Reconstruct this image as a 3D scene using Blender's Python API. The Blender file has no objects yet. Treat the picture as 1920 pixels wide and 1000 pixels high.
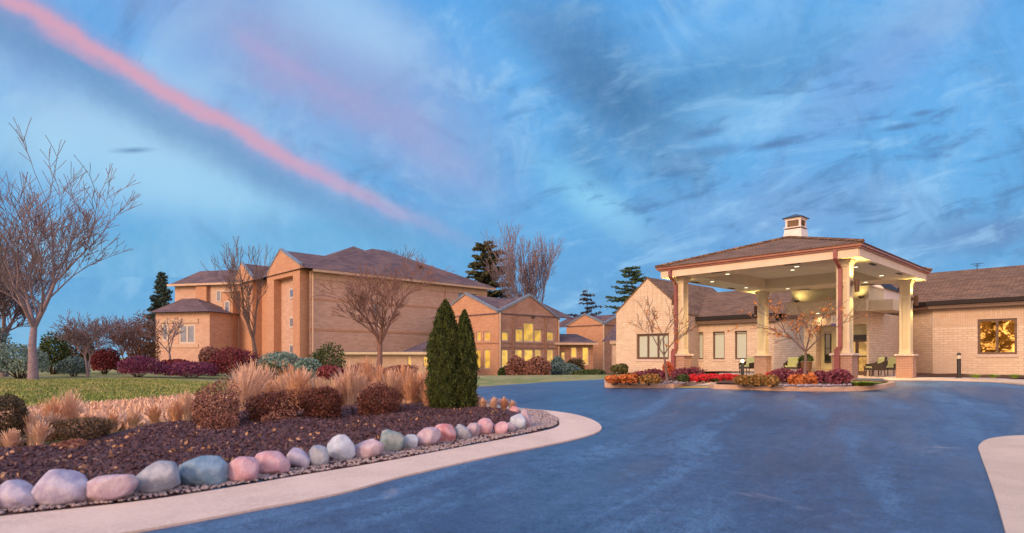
import bpy, bmesh, math, random
import numpy as np
from mathutils import Vector, Matrix, noise as mnoise
from mathutils.geometry import delaunay_2d_cdt

S = bpy.context.scene
COL = S.collection
R = math.radians

# ------------------------------------------------------------------ camera
F = 1120.0            # focal length in photograph pixels (1920 wide)
HZ = 670.0            # horizon row in the photograph
CZ = 0.95             # eye height above the level of the entrance drive
cam_d = bpy.data.cameras.new("camera")
cam = bpy.data.objects.new("camera", cam_d)
COL.objects.link(cam)
cam.location = (0, 0, CZ)
cam.rotation_euler = (R(90), 0, 0)
cam_d.sensor_width = 36
cam_d.lens = 36 * F / 1920
cam_d.shift_y = (HZ - 500) / 1920
cam_d.clip_end = 3000
cam_d.dof.use_dof = True; cam_d.dof.focus_distance = 24.0; cam_d.dof.aperture_fstop = 1.15
cam_d.clip_start = 0.05
S.camera = cam
S.view_settings.view_transform = 'Standard'
S.view_settings.look = 'None'
S.view_settings.exposure = 0.0
S.view_settings.gamma = 1
S.render.engine = 'CYCLES'
S.cycles.max_bounces = 6
S.cycles.transparent_max_bounces = 6
S.cycles.sample_clamp_indirect = 4

# ------------------------------------------------------------------ node helpers
class NT:
    def __init__(s, tree):
        s.t = tree; s.n = tree.nodes; s.l = tree.links
    def node(s, typ, **kw):
        nd = s.n.new(typ)
        for k, v in kw.items(): setattr(nd, k, v)
        return nd
    def put(s, sock, v):
        if v is None: return
        if isinstance(v, bpy.types.NodeSocket): s.l.new(v, sock)
        elif isinstance(v, (tuple, list)) and len(v) == 3 and sock.type == 'RGBA': sock.default_value = (*v, 1)
        else: sock.default_value = v
    def m(s, op, a, b=None, c=None, clamp=False):
        nd = s.node('ShaderNodeMath', operation=op); nd.use_clamp = clamp
        s.put(nd.inputs[0], a); s.put(nd.inputs[1], b)
        if c is not None: s.put(nd.inputs[2], c)
        return nd.outputs[0]
    def ss(s, x, a, b, lo=0.0, hi=1.0):
        nd = s.node('ShaderNodeMapRange', interpolation_type='SMOOTHSTEP')
        s.put(nd.inputs['Value'], x)
        nd.inputs['From Min'].default_value = a; nd.inputs['From Max'].default_value = b
        nd.inputs['To Min'].default_value = lo; nd.inputs['To Max'].default_value = hi
        return nd.outputs[0]
    def mix(s, fac, a, b, mode='MIX'):
        nd = s.node('ShaderNodeMix', data_type='RGBA', blend_type=mode)
        s.put(nd.inputs[0], fac); s.put(nd.inputs[6], a); s.put(nd.inputs[7], b)
        return nd.outputs[2]
    def xyz(s, x, y, z):
        nd = s.node('ShaderNodeCombineXYZ')
        s.put(nd.inputs[0], x); s.put(nd.inputs[1], y); s.put(nd.inputs[2], z)
        return nd.outputs[0]
    def noise(s, vec, scale, detail=3, rough=0.5, dist=0.0):
        nd = s.node('ShaderNodeTexNoise')
        if vec is not None: s.put(nd.inputs['Vector'], vec)
        nd.inputs['Scale'].default_value = scale; nd.inputs['Detail'].default_value = detail
        nd.inputs['Roughness'].default_value = rough; nd.inputs['Distortion'].default_value = dist
        return nd.outputs[0]
    def ramp(s, fac, stops):
        nd = s.node('ShaderNodeValToRGB'); cr = nd.color_ramp
        while len(cr.elements) < len(stops): cr.elements.new(0.5)
        for e, (p, c) in zip(cr.elements, stops): e.position = p; e.color = (*c, 1)
        s.put(nd.inputs[0], fac)
        return nd.outputs[0]

def lin(r, g, b):
    f = lambda c: (c / 255 / 12.92) if c / 255 <= .04045 else ((c / 255 + .055) / 1.055) ** 2.4
    return (f(r), f(g), f(b))

# ------------------------------------------------------------------ sky (world)
SUN_EL, SUN_AZ = 24, 222      # low warm sun behind the camera, to its left
w = bpy.data.worlds.new("World"); S.world = w; w.use_nodes = True
W = NT(w.node_tree); W.n.clear()
tc = W.node('ShaderNodeTexCoord')
sp = W.node('ShaderNodeSeparateXYZ'); W.l.new(tc.outputs['Generated'], sp.inputs[0])
X, Y, Z = sp.outputs
ya = W.m('MAXIMUM', W.m('ABSOLUTE', Y), .15)
U = W.m('DIVIDE', X, ya); V = W.m('DIVIDE', W.m('MAXIMUM', Z, 0.0), ya)
base = W.ramp(W.m('DIVIDE', V, .62), [(0, lin(112, 180, 222)), (.18, lin(92, 165, 219)), (.45, lin(92, 168, 226)), (.8, lin(98, 172, 235)), (1, lin(88, 165, 232))])
def blob(px, py, sx, sy, ang, lo=0.0, hi=1.0, warp=0.0):
    """soft elliptical patch of cloud seen in direction (px,py)"""
    u0, v0 = (px - 960) / F, (HZ - py) / F
    du = W.m('SUBTRACT', U, u0); dv = W.m('SUBTRACT', V, v0)
    c, s_ = math.cos(R(ang)), math.sin(R(ang))
    a = W.m('DIVIDE', W.m('ADD', W.m('MULTIPLY', du, c), W.m('MULTIPLY', dv, s_)), sx / F)
    b = W.m('DIVIDE', W.m('SUBTRACT', W.m('MULTIPLY', dv, c), W.m('MULTIPLY', du, s_)), sy / F)
    d = W.m('SQRT', W.m('ADD', W.m('MULTIPLY', a, a), W.m('MULTIPLY', b, b)))
    if warp: d = W.m('ADD', d, W.m('MULTIPLY', W.m('SUBTRACT', warpn, .5), warp))
    return W.ss(d, 1.0, 0.0, lo, hi)
# radial wisps that fan out from a point low over the horizon
u0, v0 = (1010 - 960) / F, (HZ - 520) / F
du = W.m('SUBTRACT', U, u0); dv = W.m('SUBTRACT', V, v0)
rr = W.m('SQRT', W.m('ADD', W.m('MULTIPLY', du, du), W.m('MULTIPLY', dv, dv)))
th = W.m('ARCTAN2', dv, du)
pol = W.xyz(W.m('MULTIPLY', th, 1.3), W.m('MULTIPLY', W.m('LOGARITHM', W.m('ADD', rr, .12), 2.718), 1.5), 0.0)
farc = W.ss(rr, .06, .34)
uv = W.xyz(U, V, 0.0)
warpn = W.noise(uv, 3.2, 5, .6, .4)
n1 = W.noise(pol, 1.9, 7, .56, 1.3)
n2 = W.noise(W.xyz(W.m('ADD', W.m('MULTIPLY', th, 1.1), 7.3), W.m('MULTIPLY', rr, 2.6), 3.1), 2.2, 7, .60, 1.6)
# wispy grain at low right, tilted up to the right
rx = W.m('ADD', W.m('MULTIPLY', U, .96), W.m('MULTIPLY', V, .26))
ry = W.m('SUBTRACT', W.m('MULTIPLY', V, .96), W.m('MULTIPLY', U, .26))
n3 = W.noise(W.xyz(W.m('MULTIPLY', rx, 3.2), W.m('MULTIPLY', ry, 11.0), 1.7), 2.2, 8, .62, .5)
col = base
pale, slate, violet, pink = lin(170, 215, 248), lin(62, 116, 168), lin(128, 152, 204), lin(220, 162, 184)
deep = lin(40, 128, 196)
col = W.mix(W.m('MULTIPLY', W.m('MULTIPLY', W.ss(n1, .46, .72), .55), farc), col, pale)
col = W.mix(W.m('MULTIPLY', W.m('MULTIPLY', W.ss(n2, .50, .74), .5), farc), col, slate)
# patches
col = W.mix(blob(240, 250, 520, 190, -10, 0, .80, .5), col, lin(176, 212, 240))
col = W.mix(blob(330, 345, 560, 120, -14, 0, .75, .5), col, lin(165, 215, 244))
col = W.mix(blob(560, 90, 600, 230, -25, 0, .85, .6), col, lin(150, 168, 214))
col = W.mix(blob(40, 60, 260, 160, -30, 0, .5, .4), col, lin(150, 158, 196))
col = W.mix(blob(330, 470, 700, 90, 0, 0, .4, .4), col, lin(122, 186, 218))
col = W.mix(blob(650, 30, 260, 110, -30, 0, .7, .7), col, lin(168, 208, 246))
col = W.mix(blob(780, 260, 330, 120, -38, 0, .6, .7), col, lin(148, 166, 214))
col = W.mix(blob(1150, 170, 330, 150, -50, 0, .80, .9), col, lin(58, 106, 156))
col = W.mix(blob(1020, 70, 200, 90, -40, 0, .45, .9), col, lin(90, 132, 180))
col = W.mix(blob(1400, 130, 360, 95, 20, 0, .70, .9), col, lin(48, 118, 172))
col = W.mix(blob(1100, 300, 120, 60, -50, 0, .5, .9), col, lin(70, 124, 172))
col = W.mix(blob(1560, 60, 520, 140, 8, 0, .5, .6), col, lin(108, 178, 236))
col = W.mix(blob(1120, 380, 200, 60, -35, 0, .8, 1.0), col, lin(140, 208, 242))
col = W.mix(blob(1420, 215, 260, 80, 8, 0, .5, 1.2), col, lin(130, 190, 236))
col = W.mix(blob(1690, 90, 420, 110, 42, 0, .5, .6), col, lin(135, 160, 212))
col = W.mix(blob(1470, 400, 420, 110, 6, 0, .5, .7), col, lin(132, 158, 210))
col = W.mix(blob(1850, 440, 260, 48, 8, 0, .75, .8), col, lin(88, 120, 176))
col = W.mix(blob(1480, 560, 1000, 200, 0, 0, .65, .3), col, lin(74, 142, 204))
col = W.mix(blob(700, 440, 420, 60, -4, 0, .6, .6), col, lin(86, 160, 212))
for q in ((250, 282, 60, 10, 2, .7), (1320, 250, 60, 12, 14, .6), (1455, 270, 70, 11, 12, .8), (1690, 238, 60, 9, 10, .8), (1730, 212, 40, 9, 10, .7), (1340, 285, 90, 16, 8, .5), (1640, 222, 50, 7, 8, .5)):
    col = W.mix(blob(*q[:5], 0, q[5], 1.1), col, lin(72, 112, 165))
wisp_reg = W.m('MULTIPLY', W.ss(U, -.12, .15), W.ss(V, .66, .34))
col = W.mix(W.m('MULTIPLY', W.m('MULTIPLY', W.ss(n3, .50, .72), .52), wisp_reg), col, lin(158, 208, 246))
col = W.mix(W.m('MULTIPLY', W.m('MULTIPLY', W.ss(n3, .48, .30), .75), wisp_reg), col, lin(70, 122, 176))
# long contrail-like streaks: v as a gentle curve of u
def streak(pts, wid0, wid1, colr, amt, off=0.0, x0=None, x1=None, jag=.03):
    (xa, ya_), (xb, yb), (xc, yc) = pts
    s1 = (yb - ya_) / (xb - xa); s2 = (yc - yb) / (xc - xb); q = (s2 - s1) / (xc - xa)
    px = W.m('ADD', W.m('MULTIPLY', U, F), 960.0)
    py = W.m('SUBTRACT', HZ, W.m('MULTIPLY', V, F))
    t = W.m('SUBTRACT', px, xa)
    cv = W.m('ADD', W.m('ADD', W.m('MULTIPLY', t, s1), W.m('MULTIPLY', W.m('MULTIPLY', t, W.m('SUBTRACT', px, xb)), q)), ya_ + off)
    wd = W.m('MAXIMUM', W.m('ADD', W.m('MULTIPLY', t, (wid1 - wid0) / (xc - xa)), wid0), 8.0)
    d = W.m('DIVIDE', W.m('SUBTRACT', py, cv), wd)
    d = W.m('ADD', d, W.m('MULTIPLY', W.m('SUBTRACT', W.noise(uv, 9.0, 5, .6), .5), jag * 30))
    k = W.ss(W.m('ABSOLUTE', d), 1.0, .08)
    k = W.m('MULTIPLY', k, W.ss(px, x1[0], x1[1], 1, 0))
    if x0: k = W.m('MULTIPLY', k, W.ss(px, x0[0], x0[1], 0, 1))
    return W.m('MULTIPLY', k, amt)
arc = ((30, 0), (450, 250), (870, 448))
col = W.mix(streak(arc, 95, 45, None, .75, off=45, x1=(500, 900)), col, lin(104, 148, 196))
col = W.mix(streak(arc, 60, 40, None, .5, x1=(470, 1000), jag=.05), col, lin(172, 160, 208))
col = W.mix(W.m('MULTIPLY', streak(arc, 31, 21, None, .88, x1=(380, 980), jag=.07), W.ss(warpn, .25, .6, .5, 1)), col, pink)
arc3 = ((100, 70), (210, 135), (330, 195))
col = W.mix(streak(arc3, 26, 10, None, .45, x0=(40, 140), x1=(160, 250)), col, pink)
arc2 = ((420, 60), (700, 215), (960, 370))
col = W.mix(streak(arc2, 80, 60, None, .55, x0=(380, 520), x1=(620, 1010), jag=.09), col, lin(160, 160, 208))
col = W.mix(streak(arc2, 30, 20, None, .20, off=-4, x0=(420, 470), x1=(480, 760), jag=.05), col, lin(206, 160, 196))
# fine grain of high cloud
gr = W.noise(uv, 60, 4, .7)
col = W.mix(W.m('MULTIPLY', W.ss(gr, .3, .7), .05), col, lin(190, 220, 245))
# the physical sky, low sun, adds its own gradient
nish = W.node('ShaderNodeTexSky', sky_type='NISHITA'); nish.sun_disc = False
nish.sun_elevation = R(SUN_EL); nish.sun_rotation = R(SUN_AZ)
# overhead the dusk sky is brighter than near the horizon; the glow of the sun fills the side behind the camera
over = W.ss(V, .75, 2.2)
col = W.mix(over, col, (.62, .80, 1.25))
backm = W.ss(Y, .10, -.45)
lowm = W.ss(Z, .75, .05)
hn = W.noise(W.xyz(X, Y, W.m('MULTIPLY', Z, 3.0)), 2.6, 5, .6)
glow = W.mix(W.ss(hn, .35, .7), (2.5, 1.45, .85), (1.8, 1.25, 1.1))
back = W.mix(lowm, (.85, .95, 1.25), glow)
col = W.mix(backm, col, back)
bg1 = W.node('ShaderNodeBackground'); W.l.new(col, bg1.inputs[0]); bg1.inputs[1].default_value = .95
bg2 = W.node('ShaderNodeBackground'); W.l.new(nish.outputs[0], bg2.inputs[0]); bg2.inputs[1].default_value = .012
add = W.node('ShaderNodeAddShader'); W.l.new(bg1.outputs[0], add.inputs[0]); W.l.new(bg2.outputs[0], add.inputs[1])
wo = W.node('ShaderNodeOutputWorld'); W.l.new(add.outputs[0], wo.inputs[0])

# ------------------------------------------------------------------ sun
sd = bpy.data.lights.new("sun", 'SUN'); sd.energy = 3.1; sd.angle = R(24); sd.color = (1, .66, .40)
sun = bpy.data.objects.new("sun", sd); COL.objects.link(sun)
az, el = R(SUN_AZ), R(SUN_EL)
tosun = Vector((math.sin(az) * math.cos(el), math.cos(az) * math.cos(el), math.sin(el)))
sun.rotation_euler = tosun.to_track_quat('Z', 'Y').to_euler(); sun.location = (0, 0, 40)

# ------------------------------------------------------------------ ground form and frames
def sst(a, b, x):
    t = max(0.0, min(1.0, (x - a) / (b - a))); return t * t * (3 - 2 * t)
O0 = (11.39, 19.63); AX = (-.691, .723); BX = (.723, .691)   # portico corner; axis a runs back-left, b back-right
def L(a, b, z=0.0): return Vector((O0[0] + a * AX[0] + b * BX[0], O0[1] + a * AX[1] + b * BX[1], z))
def a_of(x, y): return (x - O0[0]) * AX[0] + (y - O0[1]) * AX[1]
def G(x, y):
    near = -.5 * (1 - sst(6, 19, y) * sst(-16, -3, x))
    fall = 1.3 * sst(30, 62, y) * sst(8, 25, a_of(x, y)) * sst(-32, -12, x)
    return near - fall
def a_at(px, b):
    k = (px - 960) / F
    return (O0[0] + .723 * b - k * (O0[1] + .691 * b)) / (.691 + .723 * k)
def b_at(px, a):
    k = (px - 960) / F
    return (k * (O0[1] + .723 * a) - O0[0] + .691 * a) / (.723 - .691 * k)
def yL(a, b): return O0[1] + a * AX[1] + b * BX[1]
def z_at(py, Yd): return CZ + (HZ - py) * Yd / F
def P(px, py, dz=0.0):
    """ground point seen at pixel (px,py) of the photograph"""
    k = (px - 960) / F; s = (HZ - py) / F
    lo = 1.0; y = 1.0
    while y < 400:
        if CZ + s * y <= G(k * y, y) + dz: break
        lo = y; y *= 1.01
    hi = y
    for _ in range(30):
        m_ = (lo + hi) / 2
        if CZ + s * m_ <= G(k * m_, m_) + dz: hi = m_
        else: lo = m_
    return Vector((k * hi, hi, G(k * hi, hi)))
def D(px, Yd):
    """ground point on the column px at distance Yd"""
    x = (px - 960) / F * Yd
    return Vector((x, Yd, G(x, Yd)))

# ------------------------------------------------------------------ object helpers
def tag(o, label=None, cat=None, group=None, kind=None):
    if label: o['label'] = label
    if cat: o['category'] = cat
    if group: o['group'] = group
    if kind: o['kind'] = kind
    return o
ORG = {}
def empty(name, loc, label, cat, group=None):
    o = bpy.data.objects.new(name, None); COL.objects.link(o); o.location = loc
    o.empty_display_size = .2
    ORG[o] = Vector(loc)
    return tag(o, label, cat, group)
def link(name, me, mats, parent=None, origin=None):
    """link a mesh whose vertices are in world space; children share their root's origin"""
    org = ORG[parent] if parent else (Vector(origin) if origin is not None else Vector((0, 0, 0)))
    if org.length > 0: me.transform(Matrix.Translation(-org))
    o = bpy.data.objects.new(name, me); COL.objects.link(o)
    if parent: o.parent = parent
    else: o.location = org
    ORG[o] = org
    for m_ in (mats if isinstance(mats, (list, tuple)) else [mats]): me.materials.append(m_)
    return o
def copy_tree(o, parent=None):
    c = o.copy(); COL.objects.link(c); c.parent = parent
    for ch in list(o.children): copy_tree(ch, c)
    return c

def auto_uv(me):
    """box-projected UVs in metres: u runs level along a face, v up its slope"""
    uvl = me.uv_layers.new(name='UVMap')
    n = len(me.loops)
    co = np.empty(len(me.vertices) * 3, 'f'); me.vertices.foreach_get('co', co); co = co.reshape(-1, 3)
    nr = np.empty(len(me.polygons) * 3, 'f'); me.polygons.foreach_get('normal', nr); nr = nr.reshape(-1, 3)
    lt = np.empty(len(me.polygons), 'i'); me.polygons.foreach_get('loop_total', lt)
    vi = np.empty(n, 'i'); me.loops.foreach_get('vertex_index', vi)
    N = np.repeat(nr, lt, axis=0)
    hx = np.hypot(N[:, 0], N[:, 1])
    flat = hx < .05
    tx = np.where(flat, 1.0, -N[:, 1] / np.maximum(hx, 1e-6)); ty = np.where(flat, 0.0, N[:, 0] / np.maximum(hx, 1e-6))
    # fix sign so that opposite faces do not mirror rows
    C = co[vi]
    u = C[:, 0] * tx + C[:, 1] * ty
    bx = -ty * N[:, 2]; by = tx * N[:, 2]; bz = np.where(flat, 0.0, hx)   # N x T
    bx = np.where(flat, 0.0, bx); by = np.where(flat, 1.0, by)
    v = C[:, 0] * bx + C[:, 1] * by + C[:, 2] * bz
    v = np.where(np.abs(N[:, 2]) < .05, C[:, 2], v)
    uvl.data.foreach_set('uv', np.stack([u, v], 1).astype('f').ravel())

class MB:
    def __init__(s, T=None): s.v = []; s.f = []; s.T = T or (lambda x, y, z: Vector((x, y, z)))
    def add(s, vs, fs, T=None):
        T = T or s.T; n = len(s.v)
        s.v += [tuple(T(*p)) for p in vs]; s.f += [tuple(i + n for i in f) for f in fs]; return s
    def box(s, x0, x1, y0, y1, z0, z1, taper=0.0, T=None):
        t = taper
        vs = [(x0, y0, z0), (x1, y0, z0), (x1, y1, z0), (x0, y1, z0), (x0 + t, y0 + t, z1), (x1 - t, y0 + t, z1), (x1 - t, y1 - t, z1), (x0 + t, y1 - t, z1)]
        return s.add(vs, [(0, 3, 2, 1), (4, 5, 6, 7), (0, 1, 5, 4), (1, 2, 6, 5), (2, 3, 7, 6), (3, 0, 4, 7)], T)
    def quad(s, a, b, c, d, T=None): return s.add([a, b, c, d], [(0, 1, 2, 3)], T)
    def poly(s, pts, T=None): return s.add(pts, [tuple(range(len(pts)))], T)
    def prism(s, prof, x0, x1, T=None):
        """profile (y,z) list swept along x"""
        n = len(prof)
        vs = [(x0, p[0], p[1]) for p in prof] + [(x1, p[0], p[1]) for p in prof]
        fs = [(i, (i + 1) % n, n + (i + 1) % n, n + i) for i in range(n)] + [tuple(range(n)), tuple(range(2 * n - 1, n - 1, -1))]
        return s.add(vs, fs, T)
    def slab(s, pts, th, T=None):
        """a flat polygon given thickness th downwards"""
        n = len(pts)
        vs = list(pts) + [(p[0], p[1], p[2] - th) for p in pts]
        fs = [tuple(range(n)), tuple(range(2 * n - 1, n - 1, -1))] + [(i, (i + 1) % n, n + (i + 1) % n, n + i) for i in range(n)]
        return s.add(vs, fs, T)
    def tube(s, p0, p1, r0, r1, n=8, cap=True, T=None):
        T = T or s.T
        a, b = T(*p0), T(*p1); d = (b - a)
        if d.length < 1e-6: return s
        q = d.to_track_quat('Z', 'Y'); k = len(s.v)
        for c, r in ((a, r0), (b, r1)):
            for i in range(n):
                t = 2 * math.pi * i / n
                s.v.append(tuple(c + q @ Vector((r * math.cos(t), r * math.sin(t), 0))))
        s.f += [(k + i, k + (i + 1) % n, k + n + (i + 1) % n, k + n + i) for i in range(n)]
        if cap: s.f += [tuple(k + i for i in range(n - 1, -1, -1)), tuple(k + n + i for i in range(n))]
        return s
    def path(s, pts, r, n=8, T=None):
        for i in range(len(pts) - 1): s.tube(pts[i], pts[i + 1], r, r, n, True, T)
        return s
    def lathe(s, c, prof, n=16, T=None):
        T = T or s.T; k = len(s.v); m_ = len(prof)
        for (r, z) in prof:
            for i in range(n):
                t = 2 * math.pi * i / n
                s.v.append(tuple(T(c[0] + r * math.cos(t), c[1] + r * math.sin(t), c[2] + z)))
        for j in range(m_ - 1):
            for i in range(n): s.f.append((k + j * n + i, k + j * n + (i + 1) % n, k + (j + 1) * n + (i + 1) % n, k + (j + 1) * n + i))
        s.f.append(tuple(k + i for i in range(n - 1, -1, -1))); s.f.append(tuple(k + (m_ - 1) * n + i for i in range(n)))
        return s
    def build(s, name, mat, parent=None, smooth=False, bevel=0.0, origin=None, fixn=True):
        me = bpy.data.meshes.new(name); me.from_pydata(s.v, [], s.f)
        if fixn:
            bm = bmesh.new(); bm.from_mesh(me); bmesh.ops.recalc_face_normals(bm, faces=bm.faces); bm.to_mesh(me); bm.free()
        me.update(); auto_uv(me)
        if smooth: me.polygons.foreach_set('use_smooth', [True] * len(me.polygons))
        o = link(name, me, mat, parent, origin)
        if bevel:
            b = o.modifiers.new('bevel', 'BEVEL'); b.width = bevel; b.segments = 2; b.limit_method = 'ANGLE'
        return o

# ------------------------------------------------------------------ materials
def mat(name, c, rough=.7, c2=None, scale=6.0, bump=0.0, bscale=40.0, metallic=0.0, spec=.5, coords='Object', detail=5, lo=.35, hi=.65, trans=0.0, alpha=None):
    m_ = bpy.data.materials.new(name); m_.use_nodes = True
    N = NT(m_.node_tree); b = N.n['Principled BSDF']
    b.inputs['Roughness'].default_value = rough; b.inputs['Metallic'].default_value = metallic
    b.inputs['Specular IOR Level'].default_value = spec
    t = N.node('ShaderNodeTexCoord')
    vec = t.outputs[coords]
    if c2: N.put(b.inputs['Base Color'], N.mix(N.ss(N.noise(vec, scale, detail, .6), lo, hi), c, c2))
    else: b.inputs['Base Color'].default_value = (*c, 1)
    if bump:
        bn = N.node('ShaderNodeBump'); bn.inputs['Strength'].default_value = bump; bn.inputs['Distance'].default_value = .02
        N.l.new(N.noise(vec, bscale, 4, .6), bn.inputs['Height']); N.l.new(bn.outputs[0], b.inputs['Normal'])
    return m_
def brick(name, c1, c2, mortar, bw, bh, rough=.85, msize=.012, tint=None, tscale=.6, bump=.5, off=.5, streak=None):
    m_ = bpy.data.materials.new(name); m_.use_nodes = True
    N = NT(m_.node_tree); b = N.n['Principled BSDF']; b.inputs['Roughness'].default_value = rough
    b.inputs['Specular IOR Level'].default_value = .25
    t = N.node('ShaderNodeTexCoord'); uvv = t.outputs['UV']
    br = N.node('ShaderNodeTexBrick'); N.l.new(uvv, br.inputs['Vector'])
    br.inputs['Scale'].default_value = 1; br.inputs['Brick Width'].default_value = bw; br.inputs['Row Height'].default_value = bh
    br.inputs['Mortar Size'].default_value = msize; br.inputs['Mortar Smooth'].default_value = .3
    br.offset = off
    N.put(br.inputs['Color1'], c1); N.put(br.inputs['Color2'], c2); N.put(br.inputs['Mortar'], mortar)
    c = br.outputs[0]
    fine = N.noise(uvv, 9.0, 5, .65)
    c = N.mix(N.ss(fine, .3, .75, 0, .28), c, tuple(x * .62 for x in c1))
    if tint: c = N.mix(N.ss(N.noise(uvv, tscale, 4, .6), .42, .68, 0, .6), c, tint)
    if streak:   # vertical weather streaks under the eaves: real staining of the masonry
        sp_ = N.node('ShaderNodeSeparateXYZ'); N.l.new(uvv, sp_.inputs[0])
        st = N.noise(N.xyz(N.m('MULTIPLY', sp_.outputs[0], 7.0), N.m('MULTIPLY', sp_.outputs[1], .5), 0), 1.0, 4, .6)
        k = N.m('MULTIPLY', N.ss(st, .42, .66), N.ss(sp_.outputs[1], streak[0], streak[1]))
        c = N.mix(N.m('MULTIPLY', k, .55), c, streak[2])
    N.put(b.inputs['Base Color'], c)
    bn = N.node('ShaderNodeBump'); bn.inputs['Strength'].default_value = bump; bn.inputs['Distance'].default_value = .012
    h = N.m('ADD', N.m('MULTIPLY', N.m('SUBTRACT', 1.0, br.outputs[1]), .7), N.m('MULTIPLY', fine, .5))
    N.l.new(h, bn.inputs['Height']); N.l.new(bn.outputs[0], b.inputs['Normal'])
    return m_
def emis(name, c, strength, c2=None, scale=3.0, rough=.3):
    m_ = bpy.data.materials.new(name); m_.use_nodes = True
    N = NT(m_.node_tree); b = N.n['Principled BSDF']; b.inputs['Roughness'].default_value = rough
    b.inputs['Base Color'].default_value = (*[x * .4 for x in c], 1)
    t = N.node('ShaderNodeTexCoord')
    cc = N.mix(N.ss(N.noise(t.outputs['UV'], scale, 3), .4, .62), c, c2) if c2 else c
    N.put(b.inputs['Emission Color'], cc); b.inputs['Emission Strength'].default_value = strength
    return m_

M = {}
M['beige'] = brick('beige_brick', (.73, .575, .435), (.60, .455, .335), (.44, .32, .23), .40, .125, tint=(.62, .46, .345), tscale=.35, msize=.013, streak=(2.2, 3.3, (.46, .31, .20)))
M['beige_soldier'] = brick('beige_soldier_course', (.62, .46, .34), (.56, .41, .30), (.47, .345, .25), .10, .60, msize=.010, off=0.0, tint=(.50, .34, .22), tscale=2.5)
M['pier_brick'] = brick('pier_brick', (.40, .225, .16), (.34, .18, .13), (.52, .36, .27), .21, .072, msize=.009)
M['cap'] = mat('cast_stone', (.60, .46, .38), .8, (.52, .39, .31), 8, .2)
M['cream'] = mat('cream_paint', (.66, .53, .36), .6, (.60, .48, .33), 3, .05, spec=.3)
M['panel'] = mat('cream_panel', (.58, .47, .30), .65, (.54, .43, .28), 3, .05, spec=.3)
M['fascia'] = mat('fascia_paint', (.72, .55, .40), .55, (.66, .50, .36), 2, .05, spec=.3)
M['ceiling'] = mat('ceiling_paint', (.72, .57, .39), .8, (.67, .53, .36), 1.5, .04, spec=.2)
M['gutter'] = mat('gutter_metal', (.36, .13, .075), .38, (.28, .10, .06), 5, .03)
M['spout'] = mat('downspout_metal', (.27, .075, .07), .35, (.22, .06, .055), 5, .03)
M['wood_band'] = mat('brown_fascia', (.15, .085, .055), .55, (.12, .068, .045), 4, .05)
M['dark_gutter'] = mat('dark_gutter', (.02, .014, .013), .6, spec=.2)
M['dark'] = mat('black_metal', (.018, .016, .016), .4)
M['bronze'] = mat('bronze_metal', (.11, .05, .028), .5, (.085, .04, .022), 9, 0, spec=.3)
M['frame'] = mat('window_frame_brown', (.125, .062, .038), .45, (.10, .05, .03), 8)
M['shingle'] = brick('asphalt_shingle', (.27, .155, .095), (.14, .078, .050), (.045, .026, .020), .42, .165, msize=.016, bump=.9)
M['shingle_purple'] = brick('purple_shingle', (.17, .105, .11), (.085, .058, .07), (.04, .03, .04), .8, .3, msize=.02, tint=(.20, .12, .11), tscale=.4, bump=.6)
M['cupola_white'] = mat('cupola_paint', (.78, .66, .60), .5, (.72, .60, .54), 5, .03)
M['louvre'] = mat('louvre_tan', (.40, .27, .17), .6)
M['cupola_roof'] = mat('cupola_roof_metal', (.035, .035, .05), .35, (.05, .06, .06), 6)
M['blind'] = mat('pale_green_blind', (.50, .52, .42), .35, (.42, .45, .37), 30, 0, spec=.8)
M['glass_dark'] = mat('dark_glass', (.02, .025, .02), .08, spec=1.0)
M['red_brick'] = brick('orange_red_brick', (.48, .255, .175), (.37, .18, .13), (.46, .32, .24), .42, .13, msize=.014, tint=(.30, .13, .09), tscale=.5)
M['red_brick_dark'] = brick('rock_face_brick', (.30, .15, .10), (.45, .25, .16), (.22, .12, .09), .5, .2, msize=.02, tint=(.36, .17, .11), tscale=1.5)
M['tan_brick'] = brick('tan_brick', (.60, .385, .295), (.47, .285, .215), (.52, .36, .28), .6, .2, msize=.016, tint=(.50, .30, .23), tscale=.25)
M['orange_brick'] = brick('orange_brick', (.56, .29, .175), (.44, .21, .125), (.50, .32, .22), .42, .13, msize=.014, tint=(.44, .22, .14), tscale=.5)
M['limestone'] = mat('limestone_trim', (.55, .38, .28), .8, (.47, .32, .23), 2, .1)
M['coping'] = mat('blue_grey_coping', (.20, .22, .27), .35, (.15, .17, .21), 2)
M['white_frame'] = mat('pale_window_frame', (.52, .42, .36), .5)
M['yellow_lit'] = emis('lit_yellow_window', (1.0, .60, .09), .62, (.50, .30, .06), 1.0)
M['yellow_lit_low'] = emis('lit_yellow_window_bright', (1.0, .62, .11), .80, (.50, .30, .10), .9)
M['blue_glass'] = mat('blue_grey_glass', (.10, .13, .20), .12, (.16, .19, .27), 1.2, spec=1.0)
M['bark'] = mat('grey_brown_bark', (.20, .125, .105), .9, (.14, .085, .07), 12, .4)
M['bark_violet'] = mat('violet_grey_bark', (.26, .19, .21), .9, (.18, .13, .15), 8, .4)
M['bark_red'] = mat('reddish_bark', (.27, .14, .115), .9, (.20, .10, .085), 8, .4)
M['bark_dark'] = mat('dark_bark', (.09, .05, .04), .9, (.06, .035, .03), 10, .4)
def leafm(name, c1, c2, c3=None, scale=9.0, rough=.65):
    m_ = bpy.data.materials.new(name); m_.use_nodes = True
    N = NT(m_.node_tree); b = N.n['Principled BSDF']; b.inputs['Roughness'].default_value = rough
    b.inputs['Specular IOR Level'].default_value = .25
    t = N.node('ShaderNodeTexCoord')
    c = N.mix(N.ss(N.noise(t.outputs['Object'], scale, 4, .7), .35, .65), c1, c2)
    if c3: c = N.mix(N.ss(N.noise(t.outputs['Object'], scale * 2.7, 3, .7), .52, .68), c, c3)
    N.put(b.inputs['Base Color'], c)
    return m_
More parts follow.
